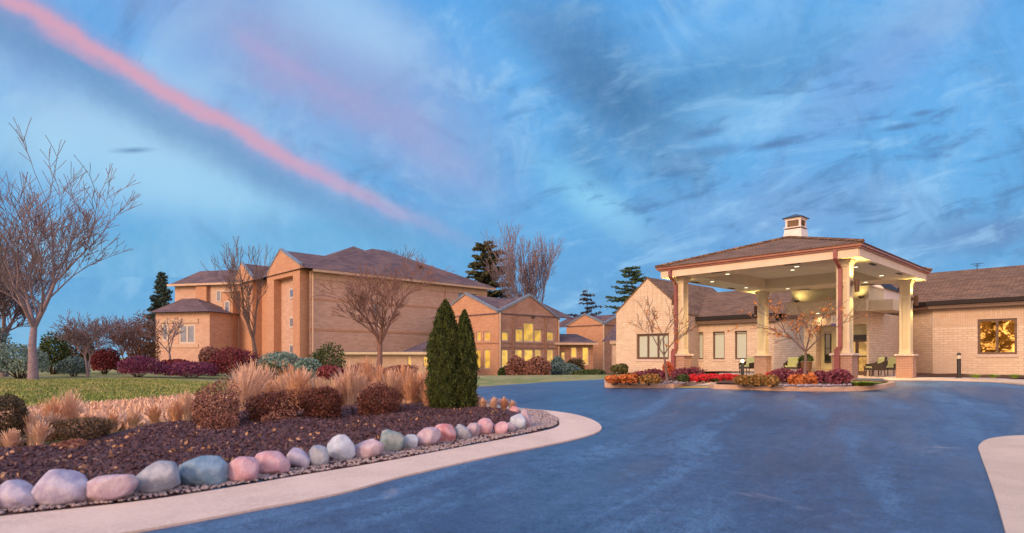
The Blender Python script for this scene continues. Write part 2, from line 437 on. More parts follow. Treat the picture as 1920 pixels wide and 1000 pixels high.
M['l_orange'] = leafm('orange_leaf', (.66, .19, .05), (.30, .08, .03), (.70, .34, .09), 11)
M['l_olive'] = leafm('olive_orange_leaf', (.34, .17, .05), (.10, .09, .03), (.66, .24, .06), 12)
M['l_red'] = leafm('red_flower', (.72, .03, .045), (.45, .02, .03), (.80, .08, .08), 18)
M['l_purple'] = leafm('purple_leaf', (.26, .055, .085), (.09, .022, .04), (.36, .12, .12), 11)
M['l_redorange'] = leafm('red_orange_leaf', (.60, .13, .06), (.42, .09, .05), (.62, .22, .10), 12)
M['l_green'] = leafm('dark_green_leaf', (.07, .095, .025), (.03, .05, .018), (.13, .15, .035), 10)
M['l_cypress'] = leafm('cypress_leaf', (.065, .090, .018), (.018, .028, .009), (.17, .18, .045), 9)
M['l_conifer'] = leafm('conifer_needle', (.085, .085, .030), (.035, .045, .02), (.16, .11, .035), 2.5)
M['l_conifer2'] = leafm('conifer_needle_green', (.055, .105, .045), (.03, .055, .03), (.14, .13, .05), 2.5)
M['l_bluespruce'] = leafm('blue_grey_needle', (.13, .20, .19), (.07, .12, .13), (.20, .27, .26), 6)
M['l_teal'] = leafm('silver_green_leaf', (.20, .30, .26), (.09, .15, .13), (.30, .38, .34), 6)
M['l_barberry'] = leafm('dark_red_leaf', (.155, .045, .032), (.075, .025, .02), (.26, .10, .06), 11)
M['l_brownred'] = leafm('rust_twig', (.28, .12, .09), (.19, .08, .065), (.34, .17, .12), 7)
M['l_magenta'] = leafm('magenta_leaf', (.24, .05, .12), (.13, .03, .07), (.30, .09, .14), 6)
M['l_crimson'] = leafm('crimson_leaf', (.24, .04, .05), (.14, .03, .035), (.30, .08, .07), 6)
M['l_yellowleaf'] = leafm('amber_leaf', (.62, .24, .05), (.48, .17, .04), (.66, .34, .09), 9)
M['l_lime'] = leafm('lime_ground_cover', (.30, .40, .06), (.16, .26, .04), (.42, .46, .10), 12)
M['tan_grass'] = leafm('tan_pink_grass', (.72, .46, .33), (.60, .36, .25), (.78, .56, .44), 5)
M['orange_grass'] = leafm('orange_tan_grass', (.68, .36, .21), (.56, .28, .17), (.72, .46, .30), 5)
M['spruce_dark'] = leafm('dark_blue_green', (.05, .085, .07), (.03, .05, .045), (.08, .12, .09), 2)
M['rustcrown'] = leafm('rust_brown_crown', (.16, .07, .05), (.10, .05, .04), (.20, .10, .05), 1.2)

# ================================================================== SETTING
def spline(pts, n=6, closed=False):
    out = []; m_ = len(pts)
    rng = range(m_ if closed else m_ - 1)
    for i in rng:
        g = lambda j: Vector(pts[j % m_][:2]) if closed else Vector(pts[max(0, min(m_ - 1, j))][:2])
        p0, p1, p2, p3 = g(i - 1), g(i), g(i + 1), g(i + 2)
        for k in range(n):
            t = k / n
            out.append(.5 * ((2 * p1) + (p2 - p0) * t + (2 * p0 - 5 * p1 + 4 * p2 - p3) * t * t + (3 * p1 - p0 - 3 * p2 + p3) * t ** 3))
    if not closed: out.append(Vector(pts[-1][:2]))
    return out
def inside(p, poly):
    x, y = p; c = False; j = len(poly) - 1
    for i in range(len(poly)):
        xi, yi = poly[i][0], poly[i][1]; xj, yj = poly[j][0], poly[j][1]
        if (yi > y) != (yj > y) and x < (xj - xi) * (y - yi) / (yj - yi) + xi: c = not c
        j = i
    return c
def inset(poly, d):
    n = len(poly); area = sum(poly[i][0] * poly[(i + 1) % n][1] - poly[(i + 1) % n][0] * poly[i][1] for i in range(n))
    sg = 1 if area > 0 else -1; out = []
    for i in range(n):
        a, b = Vector(poly[i - 1][:2]), Vector(poly[(i + 1) % n][:2]); t = (b - a)
        if t.length < 1e-6: continue
        t.normalize(); out.append(Vector(poly[i][:2]) + Vector((-t.y, t.x)) * d * sg)
    return out
def sheet(name, poly, off, m_, step=1.0, skirt=0.0, kind='structure', label=None, cat=None, parent=None, hf=None, lump=0.0, group=None):
    hf = hf or (lambda x, y: 0.0)
    pts = [Vector(p[:2]) for p in poly]; n = len(pts)
    xs = [p.x for p in pts]; ys = [p.y for p in pts]
    verts = list(pts); r_ = random.Random(3)
    x = min(xs) + step / 2
    while x < max(xs):
        y = min(ys) + step / 2
        while y < max(ys):
            q = (x + r_.uniform(-.1, .1) * step, y + r_.uniform(-.1, .1) * step)
            if inside(q, pts): verts.append(Vector(q))
            y += step
        x += step
    vo, eo, fo, _, _, _ = delaunay_2d_cdt(verts, [], [list(range(n))], 1, 1e-5)
    vs = [(v.x, v.y, G(v.x, v.y) + off + hf(v.x, v.y) + (mnoise.noise(Vector((v.x * 3, v.y * 3, 0))) * lump if lump else 0)) for v in vo]
    fs = [tuple(f) for f in fo]
    if skirt:
        k = len(vs); vs += [(p.x, p.y, G(p.x, p.y) + off) for p in pts] + [(p.x, p.y, G(p.x, p.y) + off - skirt) for p in pts]
        fs += [(k + i, k + (i + 1) % n, k + n + (i + 1) % n, k + n + i) for i in range(n)]
    me = bpy.data.meshes.new(name); me.from_pydata(vs, [], fs); me.update(); auto_uv(me)
    o = link(name, me, m_, parent)
    if not parent: tag(o, label, cat, group, kind)
    return o

def groundmat(name, c1, c2, c3, s1, s2, rough=.9, bump=.6, bscale=60, spec=.25):
    m_ = bpy.data.materials.new(name); m_.use_nodes = True
    N = NT(m_.node_tree); b = N.n['Principled BSDF']; b.inputs['Roughness'].default_value = rough
    b.inputs['Specular IOR Level'].default_value = spec
    v = N.node('ShaderNodeTexCoord').outputs['Object']
    c = N.mix(N.ss(N.noise(v, s1, 5, .6), .35, .65), c1, c2)
    c = N.mix(N.ss(N.noise(v, s2, 6, .7), .45, .68), c, c3)
    N.put(b.inputs['Base Color'], c)
    bn = N.node('ShaderNodeBump'); bn.inputs['Strength'].default_value = bump; bn.inputs['Distance'].default_value = .03
    N.l.new(N.noise(v, bscale, 5, .7), bn.inputs['Height']); N.l.new(bn.outputs[0], b.inputs['Normal'])
    return m_
M['lawn'] = groundmat('lawn_grass', (.15, .20, .05), (.30, .27, .11), (.46, .34, .18), .22, 1.1)
M['dry'] = groundmat('dry_grass_ground', (.46, .29, .17), (.33, .22, .12), (.26, .24, .09), .5, 2.5)
M['mulch'] = groundmat('bark_mulch', (.10, .050, .055), (.065, .033, .042), (.17, .085, .085), 3.0, 22, bump=1.0, bscale=45)
M['mulch_brown'] = groundmat('brown_mulch', (.10, .042, .025), (.06, .028, .018), (.17, .08, .05), 3.0, 20, bump=1.0, bscale=45)
M['concrete'] = groundmat('pink_concrete', (.66, .485, .405), (.56, .41, .34), (.70, .54, .46), 1.4, 26, rough=.85, bump=.25, bscale=120)
M['concrete2'] = groundmat('aggregate_concrete', (.60, .45, .36), (.50, .37, .29), (.68, .53, .43), 1.2, 70, rough=.85, bump=.35, bscale=150)
M['kerb'] = groundmat('kerb_concrete', (.56, .35, .25), (.48, .30, .21), (.62, .42, .31), 1.5, 20, rough=.85, bump=.3, bscale=90)
# asphalt: dark sealed surface, with the sky's sheen partly painted in as pale blue streaks
def asphalt():
    m_ = bpy.data.materials.new('sealed_asphalt'); m_.use_nodes = True
    N = NT(m_.node_tree); b = N.n['Principled BSDF']
    v = N.node('ShaderNodeTexCoord').outputs['Object']
    big = N.noise(v, .22, 5, .6, .6)
    sp_ = N.node('ShaderNodeSeparateXYZ'); N.l.new(v, sp_.inputs[0])
    sw = N.noise(N.xyz(N.m('ADD', N.m('MULTIPLY', sp_.outputs[0], .9), N.m('MULTIPLY', sp_.outputs[1], -.55)), N.m('ADD', N.m('MULTIPLY', sp_.outputs[1], .16), N.m('MULTIPLY', sp_.outputs[0], .10)), 0), .9, 6, .6, .4)
    fine = N.noise(v, 55, 5, .75)
    agg = N.node('ShaderNodeTexVoronoi'); N.l.new(v, agg.inputs['Vector']); agg.inputs['Scale'].default_value = 45
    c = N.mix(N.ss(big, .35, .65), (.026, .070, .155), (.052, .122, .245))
    c = N.mix(N.ss(sw, .48, .66, 0, .8), c, (.11, .24, .42))  # painted sheen: pale blue streaks in the base colour
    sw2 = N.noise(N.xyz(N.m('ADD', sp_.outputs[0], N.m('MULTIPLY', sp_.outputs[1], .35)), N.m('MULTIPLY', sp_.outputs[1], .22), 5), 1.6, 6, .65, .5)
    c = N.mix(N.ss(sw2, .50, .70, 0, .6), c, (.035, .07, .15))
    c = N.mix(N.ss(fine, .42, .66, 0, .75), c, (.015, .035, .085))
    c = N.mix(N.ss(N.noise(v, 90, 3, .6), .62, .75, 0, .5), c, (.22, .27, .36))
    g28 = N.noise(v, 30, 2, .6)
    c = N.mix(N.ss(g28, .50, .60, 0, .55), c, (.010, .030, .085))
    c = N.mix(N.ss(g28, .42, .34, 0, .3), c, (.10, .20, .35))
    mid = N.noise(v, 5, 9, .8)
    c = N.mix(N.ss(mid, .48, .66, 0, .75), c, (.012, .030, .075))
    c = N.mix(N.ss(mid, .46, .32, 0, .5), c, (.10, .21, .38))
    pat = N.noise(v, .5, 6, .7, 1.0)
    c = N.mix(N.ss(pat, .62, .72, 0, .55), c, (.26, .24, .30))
    N.put(b.inputs['Base Color'], c)
    N.put(b.inputs['Roughness'], N.ss(sw, .3, .75, .30, .58))
    b.inputs['Specular IOR Level'].default_value = .55
    bn = N.node('ShaderNodeBump'); bn.inputs['Strength'].default_value = .55; bn.inputs['Distance'].default_value = .006
    h = N.m('ADD', N.m('ADD', N.m('MULTIPLY', fine, .6), N.m('MULTIPLY', agg.outputs[0], .8)), N.m('MULTIPLY', mid, 2.0))
    N.l.new(h, bn.inputs['Height']); N.l.new(bn.outputs[0], b.inputs['Normal'])
    return m_
M['asphalt'] = asphalt()
M['yellow_paint'] = mat('yellow_kerb_paint', (.70, .45, .07), .6, (.62, .42, .12), 10)

# ground sheet to the horizon
def axis_vals(lo, hi, c0, c1, step):
    v = list(np.arange(c0, c1 + .01, step)); s = step
    x = c1
    while x < hi: s *= 1.35; x += s; v.append(min(x, hi))
    s = step; x = c0
    while x > lo: s *= 1.35; x -= s; v.insert(0, max(x, lo))
    return v
gx = axis_vals(-900, 900, -60, 40, 2.0); gy = axis_vals(-300, 1500, -4, 84, 2.0)
vs = [(x, y, G(x, y) - .05) for y in gy for x in gx]; nx = len(gx)
fs = [(j * nx + i, j * nx + i + 1, (j + 1) * nx + i + 1, (j + 1) * nx + i) for j in range(len(gy) - 1) for i in range(nx - 1)]
me = bpy.data.meshes.new('ground'); me.from_pydata(vs, [], fs); me.update(); auto_uv(me)
tag(link('ground', me, M['lawn']), kind='structure')

# drive of blue-black asphalt
far = [P(800, 722), P(890, 725), P(960, 721), P(1040, 716), P(1138, 711), P(1230, 707), P(1330, 705.5)]
far = spline(far, 4)
far2 = [L(7.6, 8.3), L(4, 8.3), L(1.5, 8.3)] + spline([P(1665, 712.5), P(1716, 711.5), P(1780, 711.5), P(1860, 714), P(1920, 719), P(2010, 728), P(2130, 738)], 4)
poly = [(-7, -5), (30, -5), (45, 10)] + far2[::-1] + far[::-1] + [P(790, 737), P(880, 748), P(900, 775), P(760, 870), (-7, 4.4)]
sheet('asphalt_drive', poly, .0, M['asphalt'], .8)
# concrete apron round the left bed
DZ = .022
ap_out = spline([P(-700, 1120, DZ), P(-200, 1058, DZ), P(100, 1019, DZ), P(306, 986, DZ), P(500, 950, DZ), P(637, 924, DZ), P(752, 893, DZ), P(905, 858, DZ), P(1004, 838, DZ), P(1068, 825, DZ), P(1115, 812, DZ), P(1128, 801, DZ), P(1113, 788, DZ), P(1078, 777, DZ), P(1030, 770, DZ), P(985, 766, DZ), P(940, 760, DZ), P(860, 752, DZ)], 5)
ap_in = spline([P(860, 758, DZ), P(940, 765, DZ), P(985, 770, DZ), P(1030, 776, DZ), P(1048, 790, DZ), P(1038, 803, DZ), P(960, 820, DZ), P(850, 841, DZ), P(700, 869, DZ), P(560, 892, DZ), P(400, 919, DZ), P(250, 941, DZ), P(0, 968, DZ), P(-200, 990, DZ), P(-700, 1045, DZ)], 5)
sheet('concrete_kerb_strip', ap_out + ap_in, DZ, M['concrete'], .35, skirt=.08)
# right-hand apron
rp = spline([P(2500, 806, DZ), P(2050, 811, DZ), P(1920, 816, DZ), P(1880, 818.5, DZ), P(1850, 824, DZ), P(1835, 836, DZ), P(1838, 851, DZ), P(1851, 886, DZ), P(1866, 930, DZ), P(1882, 985, DZ), P(1896, 1040, DZ), P(1910, 1100, DZ)], 5)
sheet('concrete_apron', rp + [Vector((9, 2)), Vector((20, 6))], DZ, M['concrete2'], .4, skirt=.08)
# mulch bed behind the apron
bed_back = [P(-700, 950), P(-200, 880), P(0, 856), P(120, 838), P(210, 820), P(300, 807), P(380, 795), P(460, 782), P(560, 777), P(660, 772), P(760, 768), P(800, 757), P(850, 758)]
def edge_d(x, y):
    m_ = 9.0
    for i in range(len(ap_in) - 1):
        a, b = ap_in[i], ap_in[i + 1]; ab = b - a; q = Vector((x, y)) - a
        t = max(0, min(1, q.dot(ab) / max(ab.length_squared, 1e-9))); m_ = min(m_, (q - ab * t).length)
    return m_
def mound(x, y): return .11 * (1 + mnoise.noise(Vector((x * .8, y * .8, 2)))) * sst(.12, 1.0, edge_d(x, y))
bedpoly = ap_in + bed_back[:]
sheet('planting_bed', bedpoly, .0, M['mulch'], .22, hf=mound, lump=.03)
# dry meadow strip between bed and lawn
dp = [P(-700, 930), P(-200, 862), P(0, 838), P(120, 818), P(300, 790), P(460, 778), P(660, 768), P(800, 756), P(860, 756), P(800, 738), P(700, 736), P(560, 742), P(420, 748), P(250, 755), P(100, 765), P(-100, 780), P(-700, 830)]
sheet('dry_grass_ground', dp, -.01, M['dry'], .8)
# walks at the entrance
wk = [L(7.6, 8.3), L(4, 8.3), L(1.5, 8.3)] + spline([P(1665, 712.5, .06), P(1716, 711.5, .06), P(1780, 711.5, .06), P(1860, 714, .06), P(1920, 719, .06), P(2010, 728, .06), P(2130, 738, .06)], 4) + [L(-14, 9), L(-14, 17.6), L(7, 17.6), L(8.5, 14.5), L(9.5, 13.6), L(10, 10)]
sheet('entrance_walk', wk, .05, M['concrete2'], 1.2, skirt=.1)
mb_edge = [P(1707, 706.8, .06), P(1749, 707, .06), P(1800, 707.5, .06), P(1860, 708.5, .06), P(1920, 711, .06), P(2000, 714, .06), P(2130, 718, .06)]
bedR = mb_edge + [L(-14, 16.1), L(-14, 16.9), L(-2, 17.2), L(2.2, 17.6)]
sheet('wall_side_bed', bedR, .08, M['mulch_brown'], .5, lump=.06)
sheet('wall_side_bed', [L(7.8, 14.6), L(7.8, 12.6), L(10, 12.4), L(12, 12.2), L(14, 11.6), L(20, 11.4), L(20, 14.6)], .08, M['mulch_brown'], .6, lump=.06)

# ------------------------------------------------------------------ kerbed islands
KH = .13
def island(label, pts, label_in):
    root = empty('traffic_island', (pts[0][0], pts[0][1], 0), label, 'kerbed island', 'planted kerb islands at the entrance')
    o = sheet('kerb', pts, KH, M['kerb'], .6, skirt=.16, parent=root)
    me = sheet('mulch', inset(pts, .16), KH + .008, M['mulch_brown'], .35, parent=root, hf=lambda x, y: .02 + .03 * mnoise.noise(Vector((x * 2, y * 2, 0))), lump=.02)
    return root
i1 = spline([P(1134, 726.5), P(1160, 727.5), P(1264, 728)], 4) + spline([P(1300, 722), P(1340, 717.5), P(1376, 714.5), L(5.2, 1.6), L(7.5, 1.8), L(9.3, .9), P(1150, 713), P(1133, 719)], 4)
ISL1 = island('smaller kerbed island with tree and orange shrubs at the left of the portico', i1, '')
i2 = spline([P(1330, 727.5), P(1400, 731), P(1480, 733.5), P(1558, 734.5), P(1615, 733), P(1655, 729.5), P(1677, 724.5), L(-.6, 1.3), L(.5, 1.6), L(2, 1.65), L(3.4, 1.6), L(4.2, 1.3), P(1380, 718)], 4, closed=True)
ISL2 = island('long kerbed island with purple shrubs around the front brick pier of the portico', i2, '')
sheet('ramp_edge_paint', [P(1266, 727.8), P(1330, 727.9), P(1328, 725.8), P(1285, 725.4)], .012, M['yellow_paint'], .5)
sheet('island_path', [P(1285, 725.4), P(1328, 725.8), P(1350, 721), P(1400, 714), P(1380, 713), P(1340, 717)], .010, M['concrete2'], .8)

# ================================================================== VEGETATION TOOLS
def leaves(name, pts, size, m_, parent=None, seed=0, origin=None, elong=1.4, dirs=None, jit=.35):
    """many small two-sided leaf blades; pts (n,3)"""
    r_ = np.random.default_rng(seed); n = len(pts)
    pts = np.asarray(pts, 'f')
    if dirs is None:
        d = r_.normal(size=(n, 3))
    else:
        d = np.asarray(dirs) + r_.normal(size=(n, 3)) * jit
    d /= np.linalg.norm(d, axis=1, keepdims=True) + 1e-9
    e = r_.normal(size=(n, 3)); e -= (e * d).sum(1, keepdims=True) * d; e /= np.linalg.norm(e, axis=1, keepdims=True) + 1e-9
    s = size * r_.uniform(.6, 1.4, (n, 1))
    a = pts - d * s * elong * .5; c = pts + d * s * elong * .5
    b = pts + e * s * .42; f = pts - e * s * .42
    v = np.stack([a, b, c, f], 1).reshape(-1, 3)
    me = bpy.data.meshes.new(name)
    me.vertices.add(4 * n); me.vertices.foreach_set('co', v.astype('f').ravel())
    me.loops.add(4 * n); me.loops.foreach_set('vertex_index', np.arange(4 * n, dtype='i'))
    me.polygons.add(n); me.polygons.foreach_set('loop_start', np.arange(0, 4 * n, 4, dtype='i')); me.polygons.foreach_set('loop_total', np.full(n, 4, 'i'))
    me.update(calc_edges=True)
    return link(name, me, m_, parent, origin)
def cloud(c, rad, n, seed, lumps=7, shell=.55, flat=-.5):
    """points filling an uneven crown: ellipsoid with lobes, denser to the outside"""
    r_ = np.random.default_rng(seed)
    d = r_.normal(size=(n * 2, 3)); d /= np.linalg.norm(d, axis=1, keepdims=True)
    d = d[d[:, 2] > flat][:n]; n = len(d)
    ld = r_.normal(size=(lumps, 3)); ld[:, 2] = np.abs(ld[:, 2]) * .8; ld /= np.linalg.norm(ld, axis=1, keepdims=True)
    amp = r_.uniform(.10, .30, lumps)
    lowq = d[:, 2] < 0; hx = np.hypot(d[:, 0], d[:, 1]) + 1e-6
    gain = np.where(lowq, np.minimum(1 / hx, 1.0 / .45) ** .9, 1.0); d = d * np.stack([gain, gain, np.ones(n)], 1)
    k = .80 + (np.exp(-((1 - d @ ld.T) * 7)) * amp).sum(1)
    rr_ = (shell + (1 - shell) * r_.random(n) ** .5) * k * r_.uniform(.92, 1.05, n)
    return np.array(c) + d * rr_[:, None] * np.array(rad)
def stems(mb, c, rad, n, seed, r0=.012, base=0.0):
    r_ = random.Random(seed)
    for _ in range(n):
        t = r_.uniform(0, 6.28); k = r_.uniform(.2, .85)
        p = (c[0] + math.cos(t) * rad[0] * k, c[1] + math.sin(t) * rad[1] * k, c[2] + rad[2] * r_.uniform(.2, .85))
        mb.tube((c[0] + math.cos(t) * rad[0] * .12, c[1] + math.sin(t) * rad[1] * .12, base), p, r0, r0 * .4, 4, False)
def shrub(label, cat, px, pybase, wpx, hpx, m_, n=2500, leaf=None, seed=None, group=None, name='shrub', dzb=.0, squash=1.0, Yd=None, twigs=20, elong=1.4, shell=.5, depth=1.0):
    global SEED
    SEED += 1; seed = seed or SEED
    g = D(px, Yd) if Yd else P(px, pybase, dzb)
    z0 = z_at(pybase, g.y) if Yd and pybase else g.z + dzb
    s = F / g.y
    rx = wpx / 2 / s; h = hpx / s
    root = empty(name, (g.x, g.y, z0), label, cat, group)
    c = (g.x, g.y, z0 + h * .48)
    leaf = leaf or max(.02, min(.16, 2.6 / s))
    pts = cloud(c, (rx, rx * depth, h * .56), n, seed, flat=-.75, shell=shell)
    pts[:, 2] = np.maximum(pts[:, 2], z0 + .01)
    leaves('foliage', pts, leaf, m_, root, seed, elong=elong)
    mb = MB(); stems(mb, (g.x, g.y, z0 + h * .1), (rx, rx * depth, h * .8), twigs, seed, max(.006, h * .012), z0 - .02)
    mb.build('stem', M['bark_dark'], root, fixn=False)
    return root
SEED = 100

def branch_tree(base, height, trunk_r, seed, levels=5, spread=.55, up=.25, split=(2, 3), trunk_h=.2, ratio=.72, min_r=.012, side=0.0, lean=(0, 0), multi=1, wander=.10, first=None):
    """bare deciduous skeleton: list of segments (p0,p1,r0,r1,level) and tips"""
    r_ = random.Random(seed); segs = []; tips = []
    def grow(p, d, ln, r0, lev):
        nseg = 3; q = p.copy(); dd = d.copy(); r1 = r0
        for i in range(nseg):
            dd = (dd + Vector((r_.uniform(-1, 1), r_.uniform(-1, 1), r_.uniform(-.3, 1) * up * 2)) * wander).normalized()
            e = q + dd * ln / nseg; rn = max(min_r, r0 * (1 - .38 * (i + 1) / nseg))
            segs.append((q.copy(), e.copy(), r1, rn, lev)); q = e; r1 = rn
            if lev < levels and i < nseg - 1 and r_.random() < .75 and lev > 0:
                ax = Vector((r_.uniform(-1, 1), r_.uniform(-1, 1), r_.uniform(-.2, .6)))
                nd = (dd * .75 + ax.normalized() * spread * 1.2).normalized()
                grow(q, nd, ln * ratio * r_.uniform(.55, .9), r1 * .55, lev + 1 + (1 if r_.random() < .3 else 0))
        if lev >= levels: tips.append((q.copy(), dd.copy())); return
        k = r_.randint(*split) + (1 if lev == 0 else 0)
        ph = r_.uniform(0, 6.28)
        for j in range(k):
            t = ph + 6.28 * j / k + r_.uniform(-.4, .4)
            sp_ = spread * r_.uniform(.6, 1.25) * (first if (lev == 0 and first) else 1)
            u = dd.orthogonal().normalized(); v = dd.cross(u)
            nd = (dd + (u * math.cos(t) + v * math.sin(t)) * sp_ + Vector((0, 0, up))).normalized()
            grow(q, nd, ln * ratio * r_.uniform(.8, 1.15), r1 * .78, lev + 1)
    for k in range(multi):
        d = Vector((lean[0], lean[1], 1)).normalized()
        if multi > 1: t = 6.28 * k / multi + 1; d = Vector((math.cos(t) * .16, math.sin(t) * .16, 1)).normalized()
        grow(Vector(base), d, trunk_h * height, trunk_r / (multi ** .4), 0)
    # scale so that the top reaches the wanted height
    top = max(s[1].z for s in segs) - base[2]; k = height / top
    b = Vector(base)
    f = lambda p: b + (p - b) * k
    return [(f(a), f(c), r0, r1, l) for a, c, r0, r1, l in segs], [(f(p), d) for p, d in tips]
def tree_mesh(name, segs, m_, parent, lev_lo, lev_hi, sides=(8, 6, 5, 4, 3, 3, 3, 3)):
    V_, F_ = [], []
    for a, c, r0, r1, l in segs:
        if not (lev_lo <= l <= lev_hi): continue
        d = c - a
        if d.length < 1e-5: continue
        q = d.to_track_quat('Z', 'Y'); n = sides[min(l, 7)]; k = len(V_)
        for cc, r in ((a, r0), (c, r1)):
            for i in range(n):
                t = 6.2832 * i / n; V_.append(tuple(cc + q @ Vector((r * math.cos(t), r * math.sin(t), 0))))
        F_ += [(k + i, k + (i + 1) % n, k + n + (i + 1) % n, k + n + i) for i in range(n)]
    me = bpy.data.meshes.new(name); me.from_pydata(V_, [], F_); me.polygons.foreach_set('use_smooth', [True] * len(F_)); me.update()
    return link(name, me, m_, parent)
def bare_tree(label, base, height, trunk_r, seed, m_, group=None, leaf=None, width=1.0, mtwig=None, **kw):
    root = empty('bare_tree', tuple(base), label, 'tree', group)
    segs, tips = branch_tree(base, height, trunk_r, seed, **kw)
    if width != 1.0:
        b = Vector(base); w_ = lambda p: Vector((b.x + (p.x - b.x) * width, b.y + (p.y - b.y) * width, p.z))
        segs = [(w_(a), w_(c), r0, r1, l) for a, c, r0, r1, l in segs]; tips = [(w_(p), d) for p, d in tips]
    tree_mesh('trunk', segs, m_, root, 0, 1); tree_mesh('crown', segs, mtwig or m_, root, 2, 99)
    if leaf:
        n, size, lm, low = leaf; r_ = random.Random(seed + 5)
        cand = [(a + (c - a) * r_.random()) for a, c, _, _, l in segs if l >= 3]
        cl = [r_.choice(cand) for _ in range(max(1, n // 5))]
        pts = [p + Vector((r_.gauss(0, .035), r_.gauss(0, .035), r_.gauss(0, .035))) for p in cl for _ in range(5) if p.z < base[2] + height * low]
        leaves('foliage', [tuple(p) for p in pts], size, lm, root, seed)['kind'] = 'stuff'
    return root
def conifer(label, base, height, rad, seed, m_, pw=.8, cat='tree', group=None, sparse=1.0, leaf=.16, whorls=26, droop=.25, per=9, bare=.12, tuft=1.0):
    r_ = random.Random(seed); root = empty('conifer_tree', tuple(base), label, cat, group)
    b = Vector(base); mb = MB(); mb.tube(b, b + Vector((0, 0, height * .98)), height * .017, .02, 8)
    pts, dirs = [], []
    for i in range(whorls):
        f = bare + (1 - bare) * (i / whorls) ** .9
        z = height * f; R_ = rad * (1 - f) ** pw * (1.0 + .12 * math.sin(i * 2.3)) + .1
        for j in range(per):
            if r_.random() > sparse: continue
            t = r_.uniform(0, 6.28); ln = R_ * r_.uniform(.55, 1.15)
            p0 = b + Vector((0, 0, z)); d = Vector((math.cos(t), math.sin(t), r_.uniform(-droop, droop * .6)))
            p1 = p0 + d * ln + Vector((0, 0, .1 * ln)); mb.tube(p0, p1, .02 + .010 * ln, .008, 3, False)
            m2 = int(max(5, ln * 34 * tuft))
            for k in range(m2):
                u = .18 + .82 * k / m2; q = p0 + (p1 - p0) * u
                w_ = .10 + .26 * ln * .35 * (1.1 - u)
                q = q + Vector((r_.gauss(0, w_), r_.gauss(0, w_), r_.gauss(-.04, .09)))
                pts.append(tuple(q)); dirs.append((d.x, d.y, d.z + r_.uniform(-.5, .5)))
    mb.build('trunk', M['bark_dark'], root, fixn=False)
    leaves('crown', pts, leaf, m_, root, seed, elong=2.2, dirs=dirs, jit=.6)
    return root
def columnar(label, base, height, rad, seed, n, leaf, group=None):
    root = empty('cypress_tree', tuple(base), label, 'tree', group); r_ = np.random.default_rng(seed)
    f = r_.random(n) ** .85; t = r_.random(n) * 6.283
    prof = np.where(f < .12, .72 + 2.3 * f, np.where(f < .55, 1.0, np.clip((1 - f) / .45, 0, 1) ** .62))
    lump = 1 + .13 * np.sin(t * 5 + f * 17) + .10 * np.sin(t * 9 - f * 31) + .06 * np.sin(f * 60 + t * 3)
    R_ = rad * prof * lump * (.72 + .28 * r_.random(n) ** .4)
    stray = r_.random(n) < .10; R_ = np.where(stray, R_ * r_.uniform(1.02, 1.22, n), R_)
    x = base[0] + R_ * np.cos(t); y = base[1] + R_ * np.sin(t); z = base[2] + f * height + r_.normal(size=n) * .015
    dirs = np.stack([np.cos(t) * .45, np.sin(t) * .45, np.ones(n)], 1)
    leaves('foliage', np.stack([x, y, z], 1), leaf, M['l_cypress'], root, seed, elong=2.4, dirs=dirs, jit=.35)
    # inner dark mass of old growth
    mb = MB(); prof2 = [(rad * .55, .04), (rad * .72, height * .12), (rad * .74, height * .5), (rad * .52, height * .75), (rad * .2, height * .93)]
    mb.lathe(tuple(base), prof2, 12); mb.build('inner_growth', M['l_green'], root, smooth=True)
    mb = MB(); mb.tube(Vector(base) - Vector((0, 0, .05)), Vector(base) + Vector((0, 0, height * .3)), .05, .04, 8); mb.build('trunk', M['bark_dark'], root)
    return root
def grass_clump(label, base, height, rad, seed, m_, n=260, group=None, cat='ornamental grass', wid=.012, plume=True):
    r_ = np.random.default_rng(seed)
    t = r_.random(n) * 6.283; k = r_.random(n) ** .7
    bx = base[0] + np.cos(t) * rad * .25 * k; by = base[1] + np.sin(t) * rad * .25 * k
    h = height * r_.uniform(.55, 1.05, n); out = rad * k * r_.uniform(.5, 1.2, n)
    V_, F_ = [], []
    for i in range(n):
        c, s_ = math.cos(t[i]), math.sin(t[i]); px_, py_ = -s_ * wid, c * wid; k0 = len(V_)
        for (u, w_) in ((0, 1), (.35, 1), (.7, .8), (1, .15 if not plume else .7)):
            x = bx[i] + c * out[i] * u * u; y = by[i] + s_ * out[i] * u * u; z = base[2] + h[i] * (u - .22 * u * u * out[i] / max(rad, .01))
            V_ += [(x - px_ * w_, y - py_ * w_, z), (x + px_ * w_, y + py_ * w_, z)]
        F_ += [(k0, k0 + 1, k0 + 3, k0 + 2), (k0 + 2, k0 + 3, k0 + 5, k0 + 4), (k0 + 4, k0 + 5, k0 + 7, k0 + 6)]
    me = bpy.data.meshes.new('grass_clump'); me.from_pydata(V_, [], F_); me.update()
    return tag(link('grass_clump', me, m_, None, base), label, cat, group)

